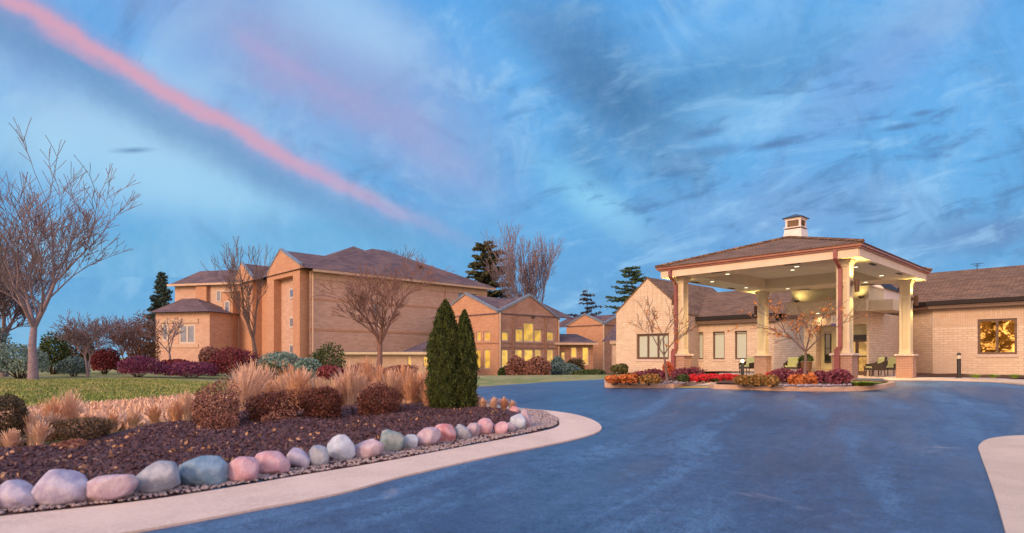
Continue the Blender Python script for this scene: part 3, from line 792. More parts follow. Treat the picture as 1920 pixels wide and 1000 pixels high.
# ================================================================== BUILDING TOOLS
class Wall:
    """a vertical wall plane: o start (x,y), d unit direction, n unit inward normal"""
    def __init__(s, o, d, n): s.o = Vector(o[:2]); s.d = Vector(d[:2]); s.n = Vector(n[:2])
    def T(s, t, q, z): p = s.o + s.d * t + s.n * q; return Vector((p.x, p.y, z))
    def t(s, px, q=0.0):
        k = (px - 960) / F; o = s.o + s.n * q
        return (k * o.y - o.x) / (s.d.x - k * s.d.y)
    def y(s, px, q=0.0): return (s.o + s.n * q).y + s.t(px, q) * s.d.y
    def z(s, px, py, q=0.0): return z_at(py, s.y(px, q))
    def op(s, px0, px1, py0, py1):
        a, b = sorted((s.t(px0), s.t(px1))); m_ = (px0 + px1) / 2
        return (a, b, s.z(m_, py1), s.z(m_, py0))
    def front(s, mb, t0, t1, z0, z1, ops=(), dep=.15, q=0.0):
        ts = sorted({t0, t1, *[o[0] for o in ops], *[o[1] for o in ops]}); zs = sorted({z0, z1, *[o[2] for o in ops], *[o[3] for o in ops]})
        ts = [t for t in ts if t0 <= t <= t1]; zs = [z for z in zs if z0 <= z <= z1]
        for i in range(len(ts) - 1):
            for j in range(len(zs) - 1):
                tm, zm = (ts[i] + ts[i + 1]) / 2, (zs[j] + zs[j + 1]) / 2
                if any(o[0] < tm < o[1] and o[2] < zm < o[3] for o in ops): continue
                mb.quad((ts[i], q, zs[j]), (ts[i + 1], q, zs[j]), (ts[i + 1], q, zs[j + 1]), (ts[i], q, zs[j + 1]), T=s.T)
        for a, b, c, d in ops:
            mb.quad((a, q, c), (a, q + dep, c), (a, q + dep, d), (a, q, d), T=s.T); mb.quad((b, q, c), (b, q + dep, c), (b, q + dep, d), (b, q, d), T=s.T)
            mb.quad((a, q, c), (b, q, c), (b, q + dep, c), (a, q + dep, c), T=s.T); mb.quad((a, q, d), (b, q, d), (b, q + dep, d), (a, q + dep, d), T=s.T)
    def win(s, parent, op, n=1, fm='frame', pm='blind', q=.08, bar=.07, label=None, name='window', sill=None, th=.06, rows=1, pat=None):
        a, b, c, d = op; mb = MB(s.T)
        mb.box(a, a + bar, q, q + th, c, d); mb.box(b - bar, b, q, q + th, c, d)
        mb.box(a + bar, b - bar, q, q + th, c, c + bar); mb.box(a + bar, b - bar, q, q + th, d - bar, d)
        w_ = (b - a - bar) / n
        for i in range(1, n): mb.box(a + i * w_, a + i * w_ + bar, q - .004, q + th, c + bar, d - bar)
        for j in range(1, rows):
            z = c + (d - c) * j / rows; mb.box(a + bar, b - bar, q + .004, q + th - .004, z - bar * .4, z + bar * .4)
        fr = mb.build(name, M[fm], parent)
        if label: fr['label'] = label
        p_ = MB(s.T); p_.box(a + bar * .5, b - bar * .5, q + th * .45, q + th * .8, c + bar * .5, d - bar * .5); p_.build('pane', M[pm], fr)
        if sill:
            sb = MB(s.T); sb.box(a - .03, b + .03, -.045, q, c - sill, c - .003); sb.build('sill', M['cap'], fr, bevel=.006)
        return fr

LOC = lambda a, b, z: L(a, b, z)
# ================================================================== PORTICO
LA, LB = 7.45, 9.07
ZS = 4.28                                   # soffit height
root = empty('entrance_portico', tuple(L(3.7, 4.5, 0)), 'large hip-roofed drive-under portico on four cream columns with a white cupola', 'portico')
PORT = root
# ceiling with a raised tray
A0, A1, B0, B1, ZT = 1.2, 6.2, 1.25, 7.3, 4.75
mb = MB(LOC)
for r_ in ((.02, LA - .02, .02, B0), (.02, LA - .02, B1, LB - .02), (.02, A0, B0, B1), (A1, LA - .02, B0, B1)):
    mb.quad((r_[0], r_[2], ZS), (r_[1], r_[2], ZS), (r_[1], r_[3], ZS), (r_[0], r_[3], ZS))
for (p, q) in (((A0, B0), (A1, B0)), ((A1, B0), (A1, B1)), ((A1, B1), (A0, B1)), ((A0, B1), (A0, B0))):
    mb.quad((*p, ZS), (*q, ZS), (*q, ZT), (*p, ZT))
mb.quad((A0, B0, ZT), (A1, B0, ZT), (A1, B1, ZT), (A0, B1, ZT))
mb.build('ceiling', M['ceiling'], root)
mb = MB(LOC)   # fascia boards
z1 = ZS + .30
mb.box(0, LA, -.02, .03, ZS - .015, z1); mb.box(0, LA, LB - .03, LB + .02, ZS - .015, z1)
mb.box(-.02, .03, .03, LB - .03, ZS - .015, z1); mb.box(LA - .03, LA + .02, .03, LB - .03, ZS - .015, z1)
mb.build('fascia', M['fascia'], root)
mb = MB(LOC)   # gutter, two-step profile
g0, g1 = z1 - .035, z1 + .13
for o_, za, zb in ((.09, g0, g0 + .055), (.15, g0 + .055, g0 + .10), (.13, g0 + .10, g1)):
    mb.box(-o_, LA + o_, -o_, -.022, za, zb); mb.box(-o_, LA + o_, LB + .022, LB + o_, za, zb)
    mb.box(-o_, -.022, -.022, LB + .022, za, zb); mb.box(LA + .022, LA + o_, -.022, LB + .022, za, zb)
mb.build('gutter', M['gutter'], root)
# hip roof
e, ze, zp = .17, z1 + .125, 5.93
rb = (LA + 2 * e) / 2
mb = MB(LOC)
c0, c1 = (LA / 2, -e + rb), (LA / 2, LB + e - rb)
mb.poly([(-e, -e, ze), (LA + e, -e, ze), (*c0, zp)]); mb.poly([(-e, LB + e, ze), (LA + e, LB + e, ze), (*c1, zp)])
mb.poly([(-e, -e, ze), (-e, LB + e, ze), (*c1, zp), (*c0, zp)]); mb.poly([(LA + e, -e, ze), (LA + e, LB + e, ze), (*c1, zp), (*c0, zp)])
mb.box(-e, LA + e, -e, .5, ze - .022, ze - .004); mb.box(-e, LA + e, LB - .5, LB + e, ze - .022, ze - .004); mb.box(-e, .5, .5, LB - .5, ze - .022, ze - .004); mb.box(LA - .5, LA + e, .5, LB - .5, ze - .022, ze - .004)
mb.build('roof', M['shingle'], root)
mb = MB(LOC)
for p, q in (((-e, -e), c0), ((LA + e, -e), c0), ((-e, LB + e), c1), ((LA + e, LB + e), c1)):
    for k in range(22):
        u, v = k / 22, (k + .9) / 22
        f = lambda t: (p[0] + (q[0] - p[0]) * t, p[1] + (q[1] - p[1]) * t, ze + (zp - ze) * t + .022)
        mb.tube(f(u), f(v), .075, .06, 6)
mb.tube((*c0, zp + .01), (*c1, zp + .01), .07, .07, 6)
mb.build('ridge_cap', M['shingle'], root)
# downlights and vents
for (a, b) in ((2.27, .81), (4.95, .86), (6.55, 2.65), (6.55, 5.95), (.83, 2.5), (.85, 5.8), (1.97, 7.75), (5.35, 7.8)):
    m2 = MB(LOC); m2.lathe((a, b, ZS - .02), [(.085, 0), (.115, .0), (.115, .018), (.085, .018)], 16)
    d = m2.build('downlight', M['cream'], root)
    m2 = MB(LOC); m2.lathe((a, b, ZS - .024), [(.083, 0), (.083, .02)], 16); 
    if 'lamp_lens' not in M: M['lamp_lens'] = emis('lamp_lens', (1, .93, .62), 2.6)
    m2.build('lens', M['lamp_lens'], d)
    if True:
        ld = bpy.data.lights.new('lamp_light', 'SPOT'); ld.energy = 560; ld.color = (1, .74, .38); ld.spot_size = R(140); ld.spot_blend = 1; ld.shadow_soft_size = .08
        lo = bpy.data.objects.new('lamp_light', ld); COL.objects.link(lo); lo.parent = d; lo.location = L(a, b, ZS - .06) - ORG[d]
m2 = MB(LOC); m2.lathe((4.0, 4.9, ZT - .02), [(.115, .0), (.115, .018)], 16); d = m2.build('downlight', M['cream'], root)
m2 = MB(LOC); m2.lathe((4.0, 4.9, ZT - .024), [(.083, 0), (.083, .02)], 16); m2.build('lens', M['lamp_lens'], d)
for (a, b, w_) in ((2.2, .22, 0), (5.0, .22, 0), (7.22, 2.4, 1), (7.22, 5.8, 1), (.22, 2.3, 1), (.22, 5.8, 1), (2.2, 8.85, 0), (5.0, 8.85, 0)):
    m2 = MB(LOC); x, y = (.07, .28) if w_ else (.28, .07)
    m2.box(a - x, a + x, b - y, b + y, ZS - .014, ZS - .002)
    for k in range(5): t = -.05 + .025 * k; m2.box(*((a + t - .004, a + t + .004, b - y, b + y) if w_ else (a - x, a + x, b + t - .004, b + t + .004)), ZS - .022, ZS - .014)
    m2.build('soffit_vent', M['dark'], root)
# columns
CW = .205
COLS = {'fr': (.6, .6), 'fl': (6.85, .6), 'br': (.6, 8.47), 'bl': (6.85, 8.47)}
for key, (a, b) in COLS.items():
    z0 = KH + .0 if key in ('fr', 'fl') else .045
    sh = MB(LOC); sh.box(a - CW + .02, a + CW - .02, b - CW + .02, b + CW - .02, 1.09, ZS - .004)
    col_ = sh.build('column', M['panel'], root)
    t = MB(LOC)
    for sx in (-1, 1):
        for sy in (-1, 1):
            x0, x1 = sorted((a + sx * CW, a + sx * (CW - .085))); y0, y1 = sorted((b + sy * CW, b + sy * (CW - .085)))
            t.box(x0, x1, y0, y1, 1.26, 4.04)
    o_ = CW - .004
    for za, zb in ((3.50, 3.58),): t.box(a - o_, a + o_, b - o_, b + o_, za, zb)
    for o2, za, zb in ((CW + .016, 1.085, 1.17), (CW + .006, 1.17, 1.26), (CW + .006, 4.04, 4.12), (CW + .024, 4.12, 4.16), (CW + .045, 4.16, 4.21), (CW + .07, 4.21, ZS - .005)):
        t.box(a - o2, a + o2, b - o2, b + o2, za, zb)
    t.build('column_trim', M['cream'], col_, bevel=.006)
    p_ = MB(LOC); p_.box(a - .31, a + .31, b - .31, b + .31, z0 - .1, 1.005); p_.build('pedestal', M['pier_brick'], root)
    p_ = MB(LOC); p_.box(a - .375, a + .375, b - .375, b + .375, 1.007, 1.083, taper=.012); p_.build('pedestal_cap', M['cap'], root, bevel=.008)
# wall lamps on the outer sides
def sconce(a, b, sgn, zc, parent):
    m2 = MB(LOC); x0, x1 = sorted((a + sgn * CW, a + sgn * (CW + .03)))
    m2.box(x0, x1, b - .055, b + .055, zc + .02, zc + .20)
    x0, x1 = sorted((a + sgn * (CW + .03), a + sgn * (CW + .10))); m2.box(x0, x1, b - .03, b + .03, zc + .08, zc + .14)
    r_ = m2.build('wall_lamp', M['bronze'], parent)
    c = (a + sgn * (CW + .17), b, zc - .2)
    m2 = MB(LOC); m2.lathe(c, [(.06, .02), (.075, .02), (.075, .0), (.078, .43), (.06, .43), (.06, .41)], 20); m2.build('lamp_shade', M['bronze'], r_)
    m2 = MB(LOC); m2.lathe((c[0], c[1], c[2] + .012), [(.056, 0), (.056, .01)], 16); m2.lathe((c[0], c[1], c[2] + .40), [(.056, 0), (.056, .01)], 16)
    m2.build('bulb', M['lamp_lens'], r_)
    for up in (0, 1):
        ld = bpy.data.lights.new('lamp_light', 'SPOT'); ld.energy = 110 if up else 60; ld.color = (1, .78, .24); ld.spot_size = R(150 if up else 100); ld.spot_blend = 1; ld.shadow_soft_size = .07
        lo = bpy.data.objects.new('lamp_light', ld); COL.objects.link(lo)
        p = L(c[0], c[1], c[2] + (.46 if up else -.03)); lo.parent = r_; lo.location = p - ORG[r_]
        v = L(c[0] - sgn * (.0 if up else .12), c[1], c[2] + (1.4 if up else -1.4)) - L(c[0], c[1], c[2])
        lo.rotation_euler = (-v).to_track_quat('Z', 'Y').to_euler()
for key, sg in (('fr', -1), ('br', -1), ('fl', 1), ('bl', 1)):
    sconce(*COLS[key], sg, 3.36, root)
# downspouts on the two front columns
for key, off in (('fr', .06), ('fl', .10)):
    a, b = COLS[key]; f = b - CW - .06
    m2 = MB(LOC); aa = a + off; w_ = .055
    def seg(p, q):
        m2.add([(p[0] - w_, p[1] - w_, p[2]), (p[0] + w_, p[1] - w_, p[2]), (p[0] + w_, p[1] + w_, p[2]), (p[0] - w_, p[1] + w_, p[2]),
                (q[0] - w_, q[1] - w_, q[2]), (q[0] + w_, q[1] - w_, q[2]), (q[0] + w_, q[1] + w_, q[2]), (q[0] - w_, q[1] + w_, q[2])],
               [(0, 1, 2, 3), (4, 5, 6, 7), (0, 1, 5, 4), (1, 2, 6, 5), (2, 3, 7, 6), (3, 0, 4, 7)])
    seg((aa + .02, -.085, g0 + .02), (aa + .02, -.085, ZS - .02)); seg((aa + .02, -.085, ZS - .02), (aa, f, ZS - .32)); seg((aa, f, ZS - .32), (aa, f, 1.25))
    for z in (1.95, 3.35): m2.box(aa - .075, aa + .075, f - .06, f + .06, z, z + .035)
    ds = m2.build('downspout', M['spout'], root)
    m2 = MB(LOC); m2.box(aa - .02, aa + .14, b - .31 - .13, b - .31 - .01, KH + .02, 1.22); m2.box(aa - .03, aa + .10, b - .44, f + .06, 1.18, 1.30); m2.build('boot', M['spout'], ds, bevel=.01)
# cupola
cu = (LA / 2, LB / 2)
mb = MB(LOC)
w0, w1 = .37, .335
mb.add([(cu[0] + sx * w_, cu[1] + sy * w_, z) for z, w_ in ((5.80, .40), (6.36, .34)) for sx, sy in ((-1, -1), (1, -1), (1, 1), (-1, 1))], [(0, 1, 2, 3), (4, 5, 6, 7), (0, 1, 5, 4), (1, 2, 6, 5), (2, 3, 7, 6), (3, 0, 4, 7)])
cup = mb.build('cupola', M['cupola_white'], root)
mb = MB(LOC)
mb.box(cu[0] - .37, cu[0] + .37, cu[1] - .37, cu[1] + .37, 6.42, 6.455)
for sx in (-1, 1):
    for sy in (-1, 1):
        x0, x1 = sorted((cu[0] + sx * .31, cu[0] + sx * .235)); y0, y1 = sorted((cu[1] + sy * .31, cu[1] + sy * .235)); mb.box(x0, x1, y0, y1, 6.455, 6.74)
mb.box(cu[0] - .32, cu[0] + .32, cu[1] - .32, cu[1] + .32, 6.74, 6.80); mb.box(cu[0] - .35, cu[0] + .35, cu[1] - .35, cu[1] + .35, 6.80, 6.835)
mb.build('cupola_frame', M['cupola_white'], cup)
mb = MB(LOC); mb.box(cu[0] - .245, cu[0] + .245, cu[1] - .245, cu[1] + .245, 6.457, 6.738)
for k in range(9):
    z = 6.47 + k * .03
    mb.add([(cu[0] + sx * w_, cu[1] + sy * w_, zz) for zz, w_ in ((z, .285), (z + .024, .25)) for sx, sy in ((-1, -1), (1, -1), (1, 1), (-1, 1))], [(0, 1, 2, 3), (0, 1, 5, 4), (1, 2, 6, 5), (2, 3, 7, 6), (3, 0, 4, 7)])
mb.build('louvre', M['louvre'], cup)
mb = MB(LOC); mb.add([(cu[0] + sx * w_, cu[1] + sy * w_, z) for z, w_ in ((6.835, .41), (6.855, .42), (6.93, .26), (7.03, .06)) for sx, sy in ((-1, -1), (1, -1), (1, 1), (-1, 1))],
    [(0, 1, 2, 3), (12, 13, 14, 15)] + [(r * 4 + i, r * 4 + (i + 1) % 4, r * 4 + 4 + (i + 1) % 4, r * 4 + 4 + i) for r in range(3) for i in range(4)])
mb.build('cupola_roof', M['cupola_roof'], cup)

# ================================================================== ENTRANCE BUILDING (beige brick)
base = L(5, 13, 0)
eb = empty('entrance_building', tuple(base), 'long single-storey beige brick building with brown shingle roofs behind the portico', 'building')
EB = eb
A_, B_ = AX, BX
# --- left wing, three narrow windows
bw = 14.25
WL = Wall(L(0, bw), AX, BX)
gz = z_at(590.5, yL(a_at(1385, bw - .4), bw - .4)); fz = z_at(597, yL(a_at(1385, bw - .4), bw - .4)); wz = z_at(606, yL(a_at(1385, bw), bw))
tR = WL.t(1451); tL = WL.t(1268)
ops = [WL.op(1297.6, 1318.5, 622.5, 674), WL.op(1336.8, 1358.6, 622, 674), WL.op(1378, 1400.5, 620.5, 673)]
zlo, zhi = ops[1][2], ops[1][3]; ops = [(o[0], o[1], zlo, zhi) for o in ops]
zs1 = zhi - .12                                 # soldier joint height
mb = MB(); WL.front(mb, tR, tL, -.4, zs1, ops, .16)
mb.build('wall', M['beige'], eb)
mb = MB(); WL.front(mb, tR, tL, zs1, wz, [(o[0], o[1], zs1 - .01, zhi) for o in ops], .16, q=-.012)
mb.build('wall', M['beige_soldier'], eb)
for o in ops: WL.win(eb, o, 1, q=.10, bar=.085, sill=.14)
# angled return towards the vestibule
bv = 10.7
pA, pB = L(a_at(1451, bw), bw), L(a_at(1507, 11.6), 11.6)
dd = Vector(((pB - pA).x, (pB - pA).y)); ln_ = dd.length; dd.normalize(); nn = Vector((dd.y, -dd.x))
if nn.dot(Vector((0, 1))) < 0: nn = -nn
WC = Wall(pA, dd, nn)
mb = MB(); WC.front(mb, 0, ln_, -.4, zs1); mb.build('wall', M['beige'], eb)
mb = MB(); WC.front(mb, 0, ln_, zs1, wz, q=-.012); mb.build('wall', M['beige_soldier'], eb)
mb = MB(WC.T); mb.box(-.1, ln_, -.42, -.36, wz, fz); mb.box(-.1, ln_, -.36, .1, wz, wz + .03); mb.build('fascia', M['wood_band'], eb)
mb = MB(WC.T); mb.box(-.15, ln_, -.52, -.42, fz - .02, gz); mb.build('gutter', M['dark_gutter'], eb)
# fascia and gutter of the left wing
mb = MB(WL.T); mb.box(tR - .25, tL, -.34, -.30, wz + .0, fz); mb.box(tR - .25, tL, -.30, .1, wz, wz + .03); mb.box(tR - .25, tL, -.37, -.34, wz + .1, wz + .14)
mb.build('fascia', M['wood_band'], eb)
mb = MB(WL.T); mb.box(tR - .3, tL, -.46, -.34, fz - .03, gz); mb.build('gutter', M['dark_gutter'], eb)
# roof of the left wing
br = bw + 5.2; zr = z_at(546, yL(a_at(1372, br), br))
mb = MB(LOC)
aL, aR = a_at(1262, bw), 3.0
mb.slab([(aR, bw - .42, gz - .01), (aL + 3, bw - .42, gz - .01), (aL + 3, br, zr), (aR, br, zr)], .06); mb.slab([(aR, br, zr), (aL + 3, br, zr), (aL + 3, br + 5.6, gz), (aR, br + 5.6, gz)], .06)
mb.build('roof', M['shingle'], eb)
# --- gabled end wing
bg = 12.9
WG = Wall(L(0, bg), AX, BX)
t0, t1 = WG.t(1290), WG.t(1155.5); tp = WG.t(1214)
zpk = WG.z(1214, 522); zeL = WG.z(1156, 587); sl = (zpk - zeL) / (t1 - tp); zeR = zpk - sl * (tp - t0)
og = WG.op(1193.5, 1254, 626, 674)
joint = WG.z(1220, 609)
mb = MB(); WG.front(mb, t0, t1, -.6, zeR if zeR > og[3] + .5 else og[3] + .6, [og], .18)
zt = max(zeR, og[3] + .6)
mb.poly([(t0, 0, zt), (t1, 0, zt), (t1, 0, max(zeL, zt)), (tp, 0, zpk), (t0, 0, max(zeR, zt))], T=WG.T)
for t_ in (t0, t1): mb.quad((t_, 0, -.6), (t_, 7, -.6), (t_, 7, zeL if t_ == t1 else zeR), (t_, 0, zeL if t_ == t1 else zeR), T=WG.T)
mb.build('wall', M['beige'], eb)
WG.win(eb, og, 3, q=.12, bar=.15, sill=.16)
mb = MB(WG.T); mb.box(og[0] - .1, og[1] + .1, -.013, -.001, og[3] + .004, og[3] + .45); mb.build('soldier_course', M['beige_soldier'], eb)
mb = MB(WG.T)
mb.slab([(t1 + .06, -.06, zeL + .02), (tp, -.06, zpk + .07), (tp, 9, zpk + .07), (t1 + .06, 9, zeL + .02)], .09); mb.slab([(tp, -.06, zpk + .07), (t0 - .06, -.06, zeR + .02), (t0 - .06, 9, zeR + .02), (tp, 9, zpk + .07)], .09)
mb.build('roof', M['shingle'], eb)
# --- entrance vestibule
WV = Wall(L(0, bv), AX, BX)
va, vb = WV.t(1629), WV.t(1507)
oe = WV.op(1530, 1625, 609.5, 700); oe = (oe[0], oe[1], .06, oe[3])
zv = WV.z(1570, 586)
mb = MB(); WV.front(mb, va, vb, -.3, zv, [oe], .7)
bq = b_at(1655.5, va)
mb.quad((va, bv, -.3), (va, 17, -.3), (va, 17, zv), (va, bv, zv), T=LOC); mb.quad((vb, bv, -.3), (vb, 13, -.3), (vb, 13, zv), (vb, bv, zv), T=LOC)
mb.build('wall', M['beige'], eb)
mb = MB(WV.T); mb.box(va - .01, oe[0] - .12, -.012, -.001, oe[3] + .02, zv); mb.box(oe[0] - .12, vb + .01, -.012, -.001, oe[3] + .002, zv); mb.build('soldier_course', M['beige_soldier'], eb)
# recess: panelled wall, slim window, bronze entrance doors
mb = MB(WV.T); mb.box(oe[0], oe[1], .62, .70, oe[2], oe[3])
dv = WV.t(1583, .6)
mb.build('wall', mat('sage_cream_panel', (.50, .45, .27), .6, (.46, .41, .25), 3), eb)
mb = MB(WV.T)
for t_ in (dv + .03, WV.t(1540, .6), WV.t(1561, .6)): mb.box(t_ - .02, t_ + .02, .585, .62, .06, oe[3])
for z in (.35, .62): mb.box(dv + .05, oe[1], .59, .62, z - .02, z + .02)
mb.build('panel_trim', M['panel'], eb)
ta, tb = sorted((WV.t(1545.5, .5), WV.t(1557, .5)))
WV.win(eb, (ta, tb, WV.z(1551, 681, .5), WV.z(1551, 626, .5)), 1, fm='dark', pm='glass_dark', q=.54, bar=.04, name='window', rows=2, label='slim dark window beside the entrance doors')
# doors
d0 = oe[0] + .01; d1 = dv - .02; zt_ = WV.z(1605, 629, .6)
mb = MB(WV.T); mb.box(d0, d1, .50, .61, zt_ - .22, zt_ + .02); mb.box(d0, d0 + .07, .50, .61, .06, zt_ - .22); mb.box(d1 - .07, d1, .50, .61, .06, zt_ - .22)
dr = mb.build('door_frame', M['dark'], eb)
nl = 2; wl_ = (d1 - d0 - .14) / nl
for i in range(nl):
    x0 = d0 + .07 + i * wl_; x1 = x0 + wl_ - .01
    mb = MB(WV.T)
    mb.box(x0, x0 + .07, .53, .58, .08, zt_ - .24); mb.box(x1 - .07, x1, .53, .58, .08, zt_ - .24); mb.box(x0 + .07, x1 - .07, .53, .58, .08, .26); mb.box(x0 + .07, x1 - .07, .53, .58, .95, 1.03); mb.box(x0 + .07, x1 - .07, .53, .58, zt_ - .33, zt_ - .24)
    do = mb.build('door', M['frame'], eb)
    mb = MB(WV.T); mb.box(x0 + .05, x1 - .05, .55, .56, .2, zt_ - .28); 
    if 'door_glass' not in M: M['door_glass'] = emis('warm_lobby_glass', (.95, .62, .20), .42, (.10, .07, .02), 2.2, .1)
    mb.build('pane', M['door_glass'], do)
    mb = MB(WV.T); hx = x1 - .04 if i == 0 else x0 + .04; mb.tube((hx, .49, .85), (hx, .49, 1.35), .014, .014, 8); mb.box(hx - .01, hx + .01, .49, .53, .87, .89); mb.box(hx - .01, hx + .01, .49, .53, 1.31, 1.33); mb.build('handle', M['bronze'], do)
# canopy over the vestibule: lower band and set-back upper box
ca, cb = a_at(1624, 10.15), a_at(1474, 10.15)
yb_ = yL(ca, 10.15); zb0 = z_at(582.5, yb_); zb1 = z_at(561, yb_)
mb = MB(LOC); mb.box(ca, cb, 10.15, 13.2, zb0, zb1); mb.box(ca - 1.0, ca, bv - .12, 13.2, zb0, zb1 - .03)
mb.box(ca - .03, cb + .03, 10.11, 13.2, zb1, zb1 + .05)
mb.build('canopy', M['cream'], eb, bevel=.008)
ua, ub = a_at(1628.5, 10.5), a_at(1484, 10.5); zu = z_at(537, yL(ua, 10.5))
mb = MB(LOC); mb.box(ua, ub, 10.5, 13, zb1 + .05, zu); mb.build('canopy_upper', M['panel'], eb)
mb = MB(LOC); mb.box(ua - .02, ua + .12, 10.47, 10.6, zb1 + .052, zu + .004); mb.box(ua - .04, ub + .04, 10.44, 13, zu + .005, zu + .07); mb.box(ua, ub, 10.478, 10.498, zb1 + .052, zb1 + .16); mb.build('canopy_trim', M['cream'], eb)
mb = MB(LOC); mb.box(ua - .3, ub + .6, LB + .3, 11.2, ZS + .18, ZS + .26); mb.build('link_roof', M['blue_glass'], eb)
m2 = MB(LOC); m2.lathe((a_at(1534, 10.42), 10.42, zb0 - .016), [(.09, 0), (.09, .012)], 16); d = m2.build('downlight', M['lamp_lens'], eb)
ld = bpy.data.lights.new('lamp_light', 'SPOT'); ld.energy = 40; ld.color = (1, .80, .45); ld.spot_size = R(150); ld.spot_blend = 1; ld.shadow_soft_size = .08
lo = bpy.data.objects.new('lamp_light', ld); COL.objects.link(lo); lo.parent = d; lo.location = L(a_at(1534, 10.42), 10.42, zb0 - .05) - ORG[d]
for aa in (ua + .25, ub - .35):  # unseen uplights, added to give the upper canopy its golden glow
    m2 = MB(LOC); m2.box(aa - .07, aa + .07, 10.22, 10.32, zb1 + .052, zb1 + .10); m2.box(aa - .10, aa + .10, 10.20, 10.34, zb1 + .10, zb1 + .17)
    fl_ = m2.build('added_ledge_lamp', M['bronze'], eb)
    ld = bpy.data.lights.new('lamp_light', 'SPOT'); ld.energy = 22; ld.color = (1, .80, .34); ld.spot_size = R(165); ld.spot_blend = 1; ld.shadow_soft_size = .06
    lo = bpy.data.objects.new('lamp_light', ld); COL.objects.link(lo); lo.parent = fl_; lo.location = L(aa, 10.16, zb1 + .24) - ORG[fl_]
    v = L(aa + (.3 if aa < (ua + ub) / 2 else -.3), 10.5, zb1 + .75) - L(aa, 10.24, zb1 + .2); lo.rotation_euler = (-v).to_track_quat('Z', 'Y').to_euler()
# dormer beside the canopy
da, db_ = a_at(1656.5, 13.0), a_at(1630, 13.0)
zd0, zd1 = z_at(566, yL(da, 13)), z_at(530, yL(da, 13))
mb = MB(LOC); mb.box(da, db_ + 1.2, 13.0, 16, zd0 - .2, zd1 - .25); mb.poly([(da, 13.0, zd1 - .25), (da, 16, zd1 - .25), (da + .35, 16, zd1 + .1), (da + .35, 13.0, zd1 + .1)]); mb.poly([(da, 13.0, zd1 - .25), (da + .35, 13.0, zd1 + .1), (db_ + 1.2, 13.0, zd1 + .1), (db_ + 1.2, 13.0, zd1 - .25)])
mb.build('dormer', M['cupola_white'], eb)
WD = Wall(L(0, 13.0), AX, BX)
WD.win(eb, (da + .15, db_ - .1, zd0 - .05, zd0 + .5), 1, fm='frame', pm='blue_glass', q=-.05, bar=.06)
mb = MB(LOC); mb.poly([(da - .12, 12.9, zd1 - .30), (da + .38, 12.9, zd1 + .18), (da + .38, 16, zd1 + .18), (da - .12, 16, zd1 - .30)]); mb.box(da - .35, db_ + .1, 12.2, 13.0, zd0 - .22, zd0 - .12); mb.build('dormer_roof', M['dark_gutter'], eb)
# --- right wing
b2 = 16.2
WR = Wall(L(0, b2), AX, BX)
g2z = z_at(555.5, yL(a_at(1920, b2 - .45), b2 - .45)); g2f = z_at(562.5, yL(a_at(1920, b2 - .45), b2 - .45)); w2z = z_at(572.5, yL(a_at(1920, b2), b2))
r0, r1 = -14.0, WR.t(1749)
orr = WR.op(1833, 1907, 598, 664.5)
jz = WR.z(1828, 610.6)
mb = MB(); WR.front(mb, r0, r1, -.4, jz, [orr], .16); mb.build('wall', M['beige'], eb)
mb = MB(); WR.front(mb, r0, r1, jz, w2z, [(orr[0], orr[1], jz - .01, orr[3])], .16, q=-.012); mb.build('wall', M['beige_soldier'], eb)
def painted_reflection():  # amber sky reflection and dark tree shapes painted by noise, plus slight emission
    m_ = bpy.data.materials.new('amber_painted_reflection'); m_.use_nodes = True
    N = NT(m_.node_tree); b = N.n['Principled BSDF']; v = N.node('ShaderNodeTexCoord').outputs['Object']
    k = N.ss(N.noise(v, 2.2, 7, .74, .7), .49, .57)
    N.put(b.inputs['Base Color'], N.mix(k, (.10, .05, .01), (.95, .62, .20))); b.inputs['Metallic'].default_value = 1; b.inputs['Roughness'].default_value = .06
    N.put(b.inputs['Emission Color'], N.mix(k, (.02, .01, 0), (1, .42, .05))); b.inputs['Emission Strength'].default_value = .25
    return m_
M['painted_amber_glass'] = painted_reflection()
WR.win(eb, orr, 2, q=.07, bar=.105, pm='painted_amber_glass', sill=.15, label='double casement window with painted amber reflections')
# chamfer and recess
qa, qb = L(r1, b2), L(a_at(1703, 17.5), 17.5)
d2 = Vector(((qb - qa).x, (qb - qa).y)); l2 = d2.length; d2.normalize(); n2_ = Vector((-d2.y, d2.x))
if n2_.dot(Vector((1, 1))) < 0: n2_ = -n2_
WQ = Wall(qa, d2, n2_)
mb = MB(); WQ.front(mb, 0, l2, -.4, jz); WQ.front(mb, 0, l2, jz, w2z, q=-.012)
W5 = Wall(L(0, 17.5), AX, BX); W5.front(mb, a_at(1703, 17.5), va + .6, -.4, w2z)
mb.build('wall', M['beige'], eb)
W5.win(eb, (W5.t(1659.5), W5.t(1655) + .3, .1, 2.3), 1, fm='wood_band', pm='beige', q=-.05, bar=.08, name='side_door')
mb = MB(WR.T); mb.box(r0, r1 + .15, -.40, -.36, w2z, g2f); mb.box(r0, r1 + .1, -.36, .1, w2z, w2z + .03); mb.box(r0, r1 + .15, -.43, -.40, w2z + .12, w2z + .16); mb.build('fascia', M['wood_band'], eb)
mb = MB(WQ.T); mb.box(-.1, l2 + .3, -.42, -.38, w2z, g2f); mb.box(-.1, l2 + .1, -.38, .1, w2z, w2z + .03); mb.build('fascia', M['wood_band'], eb)
mb = MB(WR.T); mb.box(r0, r1 + .2, -.52, -.40, g2f - .03, g2z); mb.build('gutter', M['dark_gutter'], eb)
mb = MB(WQ.T); mb.box(-.15, l2 + .2, -.54, -.42, g2f - .03, g2z); mb.build('gutter', M['dark_gutter'], eb)
mb = MB(W5.T); mb.box(a_at(1703, 17.5) - .4, va + .2, -.5, .1, w2z - .02, g2z - .01); mb.build('gutter', M['dark_gutter'], eb)
b3 = 22.0; z3 = z_at(497, yL(a_at(1920, b3), b3))
mb = MB(LOC)
